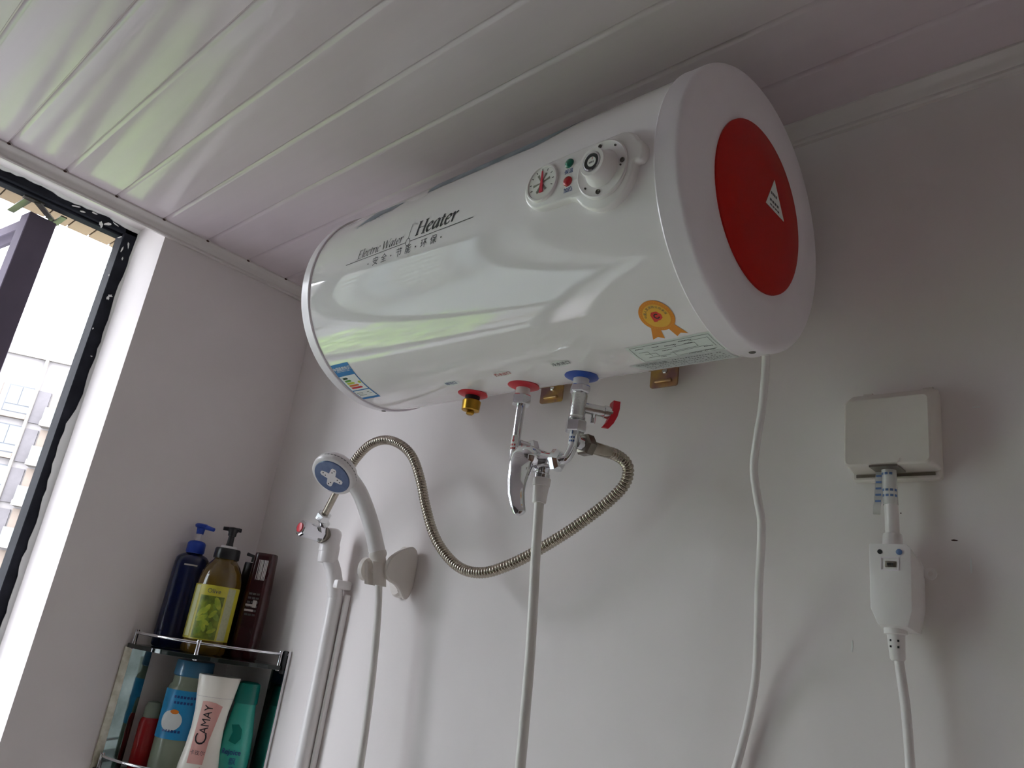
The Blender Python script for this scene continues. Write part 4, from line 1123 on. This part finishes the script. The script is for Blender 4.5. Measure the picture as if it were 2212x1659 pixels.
bm = bmesh.new(); box(bm, 1.3345, 1.3635, -.0462, -.0180, 1.8862, 1.8882); finish('notch_shadow', bm, 'dark_nut', cv, smooth=0)
for x in (1.318, 1.382):
    bm = bmesh.new(); lathe(bm, [(0, .0028), (.010, .0028)], (x, -.012, 1.9812), (1, 0, 0), seg=10); finish('hinge_pin', bm, 'grey_white_plastic', sb)

# ------------------------------------------------------------------ corner shelf
cs = empty('corner_shelf', (0.0, 0.0, 1.30)); tag(cs, 'two-tier corner shelf of smoked glass with chrome rails and mirror side panels', 'shelf')
SR = 0.222
def quarter(r, n=20, e=0.004):
    return [(e, -e)] + [(e + (r - e) * math.sin(math.pi / 2 * k / n), -e - (r - e) * math.cos(math.pi / 2 * k / n)) for k in range(n + 1)]
SH = (1.5550, 1.3340)
for zt in SH:
    bm = bmesh.new(); prism(bm, quarter(SR), 0, .008, inset=.001); xf(bm, lambda p: Vector((p.x, p.y, p.z + zt - .008))); shf = finish('shelf_board', bm, 'shelf_glass', cs, smooth=35)
    rpts = [Vector((.012 + (SR - .020) * math.sin(math.pi / 2 * k / 24), -.012 - (SR - .020) * math.cos(math.pi / 2 * k / 24), zt + .021)) for k in range(25)]
    bm = bmesh.new(); tube(bm, rpts, .0028, 12); finish('rail', bm, 'chrome', cs)
    for k in (0, 12, 24):
        p = rpts[k]
        bm = bmesh.new(); lathe(bm, [(-.010, .0042), (-.009, .0046), (.001, .0046), (.001, .0040), (.0215, .0040), (.0225, .0046), (.0262, .0044), (.0270, .003)], (p.x, p.y, zt), (0, 0, 1), seg=20); finish('rail_post', bm, 'chrome', cs)
bm = bmesh.new(); box(bm, .0005, .0045, -.225, -.170, 1.10, 1.548, .0005, 1); finish('side_panel', bm, 'mirror', cs, smooth=0)
bm = bmesh.new(); box(bm, .0005, .0052, -.2255, -.211, 1.10, 1.548, .0003, 1); finish('panel_border', bm, 'mirror_border', cs, smooth=0)
bm = bmesh.new(); box(bm, .180, .232, -.0045, -.0005, 1.10, 1.548, .0005, 1); finish('side_panel', bm, 'mirror', cs, smooth=0)
bm = bmesh.new(); box(bm, .2295, .2325, -.0075, -.0005, 1.10, 1.583, .0005, 1); finish('panel_border', bm, 'chrome', cs, smooth=0)
bm = bmesh.new(); box(bm, .2120, .2300, -.0090, -.0005, 1.540, 1.583, .003, 2); finish('end_clamp', bm, 'rubber_black', cs)

# ------------------------------------------------------------------ bottles
def bottle(name, x, y, z, label, group, cat='bottle', rz=0.0):
    e = empty(name, (x, y, z), rz); tag(e, label, cat, group); return e
def blathe(name, e, prof, m, sx=1, sy=1, seg=40, smooth=45, dz=0, parent=None, dx=0, dy=0):
    """profile (z, r) turned round the bottle's axis; sx, sy flatten it"""
    bm = bmesh.new()
    lathe(bm, prof, (0, 0, 0), (0, 0, 1), seg=seg, sx=sx, sy=sy, u=(1, 0, 0))
    rz = e.rotation_euler.z; c, s = math.cos(rz), math.sin(rz); L = e.location
    xf(bm, lambda p: Vector((L.x + (p.x + dx) * c - (p.y + dy) * s, L.y + (p.x + dx) * s + (p.y + dy) * c, L.z + p.z)))
    return finish(name, bm, m, parent or e, smooth=smooth)
def local(e, bm):
    rz = e.rotation_euler.z; c, s = math.cos(rz), math.sin(rz); L = e.location
    xf(bm, lambda p: Vector((L.x + p.x * c - p.y * s, L.y + p.x * s + p.y * c, L.z + p.z)))
def rad(prof, z):
    for (a, r), (b, q) in zip(prof, prof[1:]):
        if a <= z <= b and b > a: return r + (q - r) * (z - a) / (b - a)
    return prof[-1][1]
def front_patch(e, prof, sx, sy, outline, m, name, parent, lift=.0005, flat=None):
    """print on the bottle's front: outline given as (arc x, z), seen from local -y"""
    bm = bmesh.new()
    if flat is None: poly(bm, outline)
    else: join(bm, flat)
    for ax in (0, 1):
        lo = min(v.co[ax] for v in bm.verts); hi = max(v.co[ax] for v in bm.verts); st = .006 if ax else .004
        q = math.floor(lo / st) * st + st
        while q < hi:
            no = (1, 0, 0) if ax == 0 else (0, 1, 0); co = (q, 0, 0) if ax == 0 else (0, q, 0)
            bmesh.ops.bisect_plane(bm, geom=list(bm.verts) + list(bm.edges) + list(bm.faces), plane_co=co, plane_no=no, dist=1e-6); q += st
    def f(p):
        r = rad(prof, p.y); a = p.x / max(r * sx, 1e-4)
        nx, ny = math.sin(a) / sx, -math.cos(a) / sy; L = math.hypot(nx, ny)
        return Vector((r * sx * math.sin(a) + nx / L * lift, -r * sy * math.cos(a) + ny / L * lift, p.y))
    xf(bm, f); local(e, bm)
    return finish(name, bm, m, parent, smooth=40)
def pump(e, z, m, stem_m, spout, hs=1.0):
    """collar on the neck, stem, press head with a spout along local direction"""
    blathe('pump_collar', e, [(z, .0165), (z + .003, .0185), (z + .020, .0180), (z + .024, .0150), (z + .026, .0080)], m, seg=24)
    blathe('pump_stem', e, [(z + .024, .0050), (z + .024 + .020 * hs, .0048)], stem_m, seg=16)
    zz = z + .024 + .016 * hs
    blathe('pump_head', e, [(zz, .0072), (zz + .012, .0085), (zz + .014, .0125), (zz + .0185, .0135), (zz + .021, .0110), (zz + .0215, 0)], m, seg=24)
    bm = bmesh.new(); d = Vector((*spout, -.12)).normalized(); tube(bm, [Vector((0, 0, zz + .0165)), Vector((0, 0, zz + .0165)) + d * .016, Vector((0, 0, zz + .0160)) + d * .030], lambda i: (.0052, .0046, .0038)[i], 14); local(e, bm)
    finish('pump_spout', bm, m, e)
FACE = math.radians(55)       # bottles face the room diagonally: local -y looks along (+x, -y)
T = SH[0] + .0004
# blue pump bottle
e = bottle('pump_bottle', .031, -.152, T, 'dark blue shampoo pump bottle on the top shelf beside the window wall', 'bottles on the top shelf', rz=math.radians(60))
pr = [(0, .030), (.004, .034), (.06, .0335), (.13, .0325), (.165, .0318), (.175, .0302), (.181, .0250), (.185, .016), (.190, .013)]
bd = blathe('body', e, pr, 'bottle_blue', 1.05, .66)
pump(e, .186, 'pump_blue', 'white_plastic', (.8, -.4))
front_patch(e, pr, 1.05, .66, [(-.012, .160), (.014, .160), (.014, .163), (-.012, .163)], 'grey_print', 'print', bd)
# amber pump bottle
e = bottle('pump_bottle', .103, -.118, T, 'amber olive shower gel pump bottle with a yellow-green label on the top shelf', 'bottles on the top shelf', rz=FACE)
pr = [(0, .038), (.004, .0415), (.02, .0425), (.125, .0425), (.140, .0415), (.155, .038), (.168, .032), (.176, .026), (.181, .022), (.186, .0215)]
bd = blathe('body', e, pr, 'amber', 1, 1, seg=48)
blathe('neck_ring', e, [(.182, .0245), (.184, .0255), (.200, .0250), (.203, .0235)], 'pump_black', seg=32)
blathe('white_ring', e, [(.203, .0160), (.208, .0155)], 'white_plastic', seg=24)
blathe('pump_stem', e, [(.207, .0080), (.214, .0065), (.232, .0058)], 'pump_black', seg=16)
blathe('pump_head', e, [(.229, .0080), (.236, .0085), (.240, .0110), (.2435, .0120), (.246, .0095), (.2465, 0)], 'pump_black', seg=24)
bm = bmesh.new(); d = Vector((-.9, -.3, -.05)).normalized(); tube(bm, [Vector((0, 0, .2425)) - d * .016, Vector((0, 0, .2430)), Vector((0, 0, .2425)) + d * .020], lambda i: (.0040, .0046, .0036)[i], 12); local(e, bm); finish('pump_spout', bm, 'pump_black', e)
lab = front_patch(e, pr, 1, 1, [(-.060, .026), (.060, .026), (.060, .128), (-.060, .128)], 'label_olive', 'label_sheet', bd, .0005)
front_patch(e, pr, 1, 1, [(-.024, .028), (.022, .028), (.022, .108), (-.024, .108)], 'label_olive_dark', 'label_picture', bd, .0009)
front_patch(e, pr, 1, 1, [(-.044, .030), (-.030, .030), (-.030, .126), (-.044, .126)], 'label_olive_light', 'label_stripe', bd, .0009)
front_patch(e, pr, 1, 1, [(.026, .028), (.044, .028), (.044, .126), (.026, .126)], 'label_stripe_grey', 'label_stripe', bd, .0009)
fl = text_bm('Olive', .012); xf(fl, lambda p: Vector((p.x, p.y + .117, 0))); front_patch(e, pr, 1, 1, None, 'ink_grey', 'lettering', bd, .001, flat=fl)
rnd = random.Random(4)
for mname, cnt in (('leaf_mid', 12), ('leaf_light', 8)):
    lf = bmesh.new()
    for i in range(cnt):
        cx, cz, a, L_ = rnd.uniform(-.017, .015), rnd.uniform(.038, .098), rnd.uniform(.4, 2.6), rnd.uniform(.008, .013)
        poly(lf, [(cx + L_ * math.cos(t) * math.cos(a) - L_ * .42 * math.sin(t) * math.sin(a), cz + L_ * math.cos(t) * math.sin(a) + L_ * .42 * math.sin(t) * math.cos(a)) for t in [2 * math.pi * k / 10 for k in range(10)]], 0)
    front_patch(e, pr, 1, 1, None, mname, 'label_leaves', bd, .0013 if cnt == 12 else .0016, flat=lf)
# dark bottles at the back wall
def flat_bottle(name, x, y, z, h, w, t, m, label, rz, taper=.86):
    e = bottle(name, x, y, z, label, 'bottles on the top shelf', rz=rz)
    bm = bmesh.new(); rings = []
    for q, s in ((0, .93), (.004, 1), (h * .55, .98), (h * .80, taper + .04), (h * .965, taper), (h - .002, taper - .02), (h, taper - .06)):
        rings.append([Vector((p[0], p[1], q)) for p in rrect(-w * s, w * s, -t * s, t * s, t * s * .75, 6)])
    loft(bm, rings); local(e, bm)
    b = finish('body', bm, m, e, smooth=45)
    return e, b
e, b = flat_bottle('shampoo_bottle', .142, -.052, T, .206, .026, .0185, 'maroon', 'maroon flat shampoo bottle with a white barcode on the top shelf', math.radians(38))
def flat_print(e, b, boxes, m, t, name, s=.9):
    bm = bmesh.new()
    for x0, x1, z0, z1 in boxes: box(bm, x0, x1, -t - .0008, -t + .002, z0, z1)
    local(e, bm); finish(name, bm, m, b, smooth=0)
flat_print(e, b, [(-.006 + i * .0030, -.006 + i * .0030 + (.0020 if i % 3 else .0012), .152, .192) for i in range(7)], 'grey_print', .0170, 'barcode')
flat_print(e, b, [(-.010 + (i % 3) * .008, -.010 + (i % 3) * .008 + .006, .082 + (i // 3) * .008, .086 + (i // 3) * .008) for i in range(18)], 'ink_grey', .0181, 'small_print')
flat_print(e, b, [(-.012, .006, .090, .094), (-.012, .002, .100, .104), (.002, .010, .098, .112)], 'grey_print', .0182, 'white_print')
bm = bmesh.new()
e2, b2 = flat_bottle('conditioner_bottle', .087, -.050, T, .186, .017, .0135, 'black_maroon', 'near-black slim bottle half hidden behind the maroon bottle', math.radians(20))
bm = bmesh.new(); tube(bm, [Vector((0, 0, .188)), Vector((0, 0, .200)), Vector((-.014, -.004, .203))], .0036, 12); local(e2, bm); finish('spout', bm, 'pump_black', e2)

T = SH[1] + .0004
# red bottle
e = bottle('red_bottle', .033, -.151, T, 'red bottle with a clear cap at the left end of the lower shelf', 'bottles on the lower shelf', rz=FACE)
pr = [(0, .017), (.003, .0190), (.082, .0190), (.090, .017), (.094, .013)]
blathe('body', e, pr, 'red_bottle', 1, .8)
blathe('cap', e, [(.092, .0145), (.094, .0155), (.112, .0150), (.120, .012), (.122, .005)], 'clear_green', 1, .8)
# blue-capped bottle
e = bottle('body_wash_bottle', .080, -.112, T, 'round bottle with a blue screw cap and sky-blue label on the lower shelf', 'bottles on the lower shelf', rz=math.radians(52))
pr = [(0, .036), (.004, .0395), (.02, .0405), (.150, .0405), (.158, .0385), (.163, .0345), (.180, .0340)]
bd = blathe('body', e, pr, 'clear_green', 1, 1, seg=48)
cp_ = blathe('cap', e, [(.176, .0345), (.178, .0365), (.202, .0355), (.205, .0340), (.205, 0)], 'cap_blue', seg=48)
front_patch(e, pr, 1, 1, [(-.062, .066), (.062, .066), (.062, .152), (-.062, .152)], 'label_sky', 'label_sheet', bd)
front_patch(e, pr, 1, 1, disc(-.012, .098, .021, 24, .018), 'egg_white', 'label_picture', bd, .001)
front_patch(e, pr, 1, 1, disc(-.008, .114, .008, 16, .004), 'egg_orange', 'label_flower', bd, .0014)
lf = bmesh.new()
for k, (x0, zz, n0) in enumerate(((-.016, .138, 7), (-.014, .128, 6), (-.024, .078, 6))):
    for i in range(n0): poly(lf, [(x0 + i * .006, zz), (x0 + i * .006 + .0042, zz), (x0 + i * .006 + .0042, zz + .0045), (x0 + i * .006, zz + .0045)])
front_patch(e, pr, 1, 1, None, 'ink_blue', 'small_print', bd, .001, flat=lf)
front_patch(e, pr, 1, 1, disc(.036, .118, .009, 16, .010), 'medal_red', 'label_badge', bd, .001)
# cream bottle with a pink label
e = bottle('lotion_bottle', .154, -.095, T, 'cream white waisted bottle with a pink label on the lower shelf', 'bottles on the lower shelf', rz=math.radians(52))
pr = [(0, .034), (.003, .037), (.03, .0365), (.06, .0320), (.095, .0295), (.125, .0305), (.158, .0355), (.186, .0390), (.1875, .0380)]
bm = bmesh.new(); lathe(bm, pr, (0, 0, 0), (0, 0, 1), seg=40, sx=1, sy=.62, u=(1, 0, 0)); local(e, bm); bd = finish('body', bm, 'cream_bottle', e, smooth=50)
pl_ = [(-.022, .020), (.012, .020), (.012, .06), (.012, .10), (.018, .14), (.0235, .163), (.010, .168), (-.004, .170), (-.020, .169), (-.021, .14), (-.021, .08)]
front_patch(e, pr, 1, .62, [(-.019, .036), (.010, .036), (.011, .076), (.018, .116), (.022, .136), (.008, .141), (-.008, .143), (-.017, .142), (-.019, .096)], 'pink_label', 'label_sheet', bd, .0006)
fl = text_bm('C', .030); xf(fl, lambda p: Vector((-.0035 - p.y, .0775 + p.x, 0)))
fm = text_bm('AMAY', .0215); xf(fm, lambda p: Vector((-.002 - p.y, .1115 + p.x * .86, 0))); join(fl, fm); front_patch(e, pr, 1, .62, None, 'ink', 'lettering', bd, .0011, flat=fl)
lf = text_bm('卡玫尔', .0088, spacing=1.1); xf(lf, lambda p: Vector((p.x - .004, p.y + .054, 0)))
front_patch(e, pr, 1, .62, None, 'ink_grey', 'small_print', bd, .0011, flat=lf)
blathe('lid_seam', e, [(.1495, .0343), (.1500, .0348), (.1506, .0343)], 'grey_white_plastic', 1, .62, seg=40)
front_patch(e, pr, 1, .62, [(-.004, .008), (.010, .010), (.014, .028), (.006, .032), (.004, .022), (-.008, .018)], 'pink_label', 'label_flower', bd, .0006)
# teal bottle
e = bottle('shampoo_bottle', .173, -.040, T, 'teal green shampoo bottle with a dark green cap on the lower shelf', 'bottles on the lower shelf', rz=math.radians(45))
pr = [(0, .027), (.003, .030), (.03, .0325), (.06, .0325), (.09, .0295), (.118, .0250), (.141, .0220), (.148, .0212)]
bd = blathe('body', e, pr, 'teal_bottle', .94, .66)
cp_ = blathe('cap', e, [(.144, .0215), (.146, .0226), (.172, .0216), (.180, .0205), (.183, .015), (.184, 0)], 'teal_dark', 1, .72)
fl = text_bm('Rejoice', .0125, offset=.0002); xf(fl, lambda p: Vector((p.x, .060 + p.y, 0))); front_patch(e, pr, .94, .66, None, 'ink_blue', 'lettering', bd, .0008, flat=fl)
fl = text_bm('飘', .0135); xf(fl, lambda p: Vector((.006 + p.x, .044 + p.y, 0))); front_patch(e, pr, .94, .66, None, 'ink_blue', 'lettering', bd, .0008, flat=fl)
fl = text_bm('柔', .0135); xf(fl, lambda p: Vector((.006 + p.x, .029 + p.y, 0))); front_patch(e, pr, .94, .66, None, 'ink_blue', 'lettering', bd, .0008, flat=fl)
front_patch(e, pr, .94, .66, [(-.010, .078), (.004, .074), (.012, .084), (.010, .100), (.002, .108), (-.012, .106), (-.006, .094)], 'teal_dark', 'label_picture', bd, .0006)

# ------------------------------------------------------------------ outside: the apartment block across the street
GZ = -13.4
def apartment(px, py, ang, label, NU, U0, PER, NF, TOP, full):
    """facade along local x, front towards local -y"""
    root = empty('apartment_building', (px, py, GZ), ang); tag(root, label, 'building')
    BM = Matrix.Translation((px, py, 0)) @ Matrix.Rotation(ang, 4, 'Z')
    R3 = Matrix.Rotation(ang, 3, 'Z')
    def bpart(name, boxes, m, parent=root):
        bm = bmesh.new()
        for b in boxes: box(bm, *b)
        xf(bm, lambda p: BM @ p)
        return finish(name, bm, m, parent, smooth=0)
    def bcopy(src, dx, dz):
        c = src.copy(); COL.objects.link(c); c.parent = root
        c.matrix_parent_inverse = src.matrix_parent_inverse.copy()
        c.location = src.location + R3 @ Vector((dx, 0, 0)) + Vector((0, 0, dz))
        return c
    def sub(src, parent):
        q = src.copy(); COL.objects.link(q); q.parent = parent; q.matrix_parent_inverse = src.matrix_parent_inverse.copy()
    xa, xb = U0 * PER - 1.6, (U0 + NU) * PER - 1.6
    bpart('facade_wall', [(xa, xb, 0.45, 10, GZ, TOP)], 'facade')
    bpart('parapet', [(xa - .2, xb + .2, 0.15, 0.6, TOP - .7, TOP + .3)], 'facade_white')
    for ui in range(NU):
        for fi in range(NF):
            dx, dz = ui * PER, -2.74 * fi
            if ui == 0 and fi == 0:
                ox = U0 * PER
                W = bpart('window', [(ox - 1.30, ox + .38, .40, .50, 12.25, 14.18)], 'far_frame')
                Pn = [bpart('pane', [(ox + a, ox + b, .37, .42, c, d)], 'far_glass', W) for a, b, c, d in ((-1.23, -.48, 12.85, 14.10), (-.42, .31, 12.85, 14.10), (-1.23, .31, 12.33, 12.77))]
                S_ = bpart('sill_band', [(ox - 1.5, ox + .36, .05, .46, 11.86, 12.20)], 'facade_beige')
                G = bpart('grey_panel', [(ox + .56, ox + 1.36, .30, .47, 11.78, 14.08)], 'facade_grey')
                B = bpart('balcony', [(ox + 1.45, ox + 4.9, -.55, .46, 11.58, 11.95)], 'facade_white')
                Bs = [bpart('balcony_rail', [(ox + 1.50, ox + 4.85, -.52, -.47, 11.95, 12.90)], 'far_rail_glass', B),
                      bpart('balcony_wall', [(ox + 1.45, ox + 4.9, .38, .46, 11.95, 14.2)], 'facade_beige', B),
                      bpart('balcony_door', [(ox + 2.2, ox + 3.9, .30, .40, 11.95, 14.0)], 'far_glass', B)]
            else:
                w2 = bcopy(W, dx, dz)
                for p in Pn if full else Pn[:2]: sub(p, w2)
                bcopy(G, dx, dz)
                if full: bcopy(S_, dx, dz)
                b2 = bcopy(B, dx, dz)
                for p in Bs if full else Bs[:2]: sub(p, b2)
        bpart('pier', [((U0 + ui) * PER + .36, (U0 + ui) * PER + .54, .10, .47, GZ, TOP - .6)], 'facade_white')
apartment(-58.88, 12.74, math.atan2(.876, .483), 'pale cream apartment block across the street seen through the window', 5, -2, 6.6, 11, 17.0, True)
apartment(-44.0, -29.0, math.radians(122), 'second apartment block, added out of view to cover low sky mirrored in the tank', 5, -2, 6.6, 10, 15.5, False)  # added out of view, replaces bright sky in the tank reflections

# ground and trees below (the trees show as green in the glossy ceiling and tank)
bm = bmesh.new(); box(bm, -160, -0.9, -120, 120, GZ - .5, GZ); tag(finish('ground', bm, 'ground_grey', smooth=0), 'grey ground far below between the buildings', kind='structure')  # unseen ground, kept grey so little green light bounces in
def tree(x, y, h, r, seed, label):
    rnd = random.Random(seed)
    e = empty('tree', (x, y, GZ)); tag(e, label, 'tree', 'trees below the window')
    bm = bmesh.new(); tube(bm, [Vector((x, y, GZ)), Vector((x + .1, y, GZ + h * .35)), Vector((x, y + .1, GZ + h * .75))], lambda i: (.22, .16, .06)[i], 10); finish('trunk', bm, 'bark', e)
    bm = bmesh.new()
    for i in range(1500):
        while True:
            v = Vector((rnd.uniform(-1, 1), rnd.uniform(-1, 1), rnd.uniform(-1, 1)))
            if .35 < v.length < 1: break
        c = Vector((x + v.x * r, y + v.y * r, GZ + h * .66 + v.z * h * .34))
        a = Vector((rnd.uniform(-1, 1), rnd.uniform(-1, 1), rnd.uniform(-1, 1))).normalized(); u, w, _ = frame_of(a); s = rnd.uniform(.16, .34)
        bm.faces.new([bm.verts.new(c + u * s), bm.verts.new(c + w * s * .55), bm.verts.new(c - u * s), bm.verts.new(c - w * s * .55)])
    o = finish('crown', bm, 'leaf', e, smooth=0); o['kind'] = 'stuff'
for i, (x, y, h, r, lb) in enumerate(((-12, -5, 11, 3.2, 'rounded tree standing nearest below the window'), (-15, 2.5, 11, 3.2, 'tall broad tree below the window towards the apartment block'), (-22, -9, 10, 3.4, 'wide tree below the window across the ground'), (-26, 7, 12, 3.6, 'tallest tree in front of the apartment block'), (-34, -1, 11, 3.6, 'distant tree in the middle of the ground'))):
    tree(x, y, h, r, 20 + i, lb)
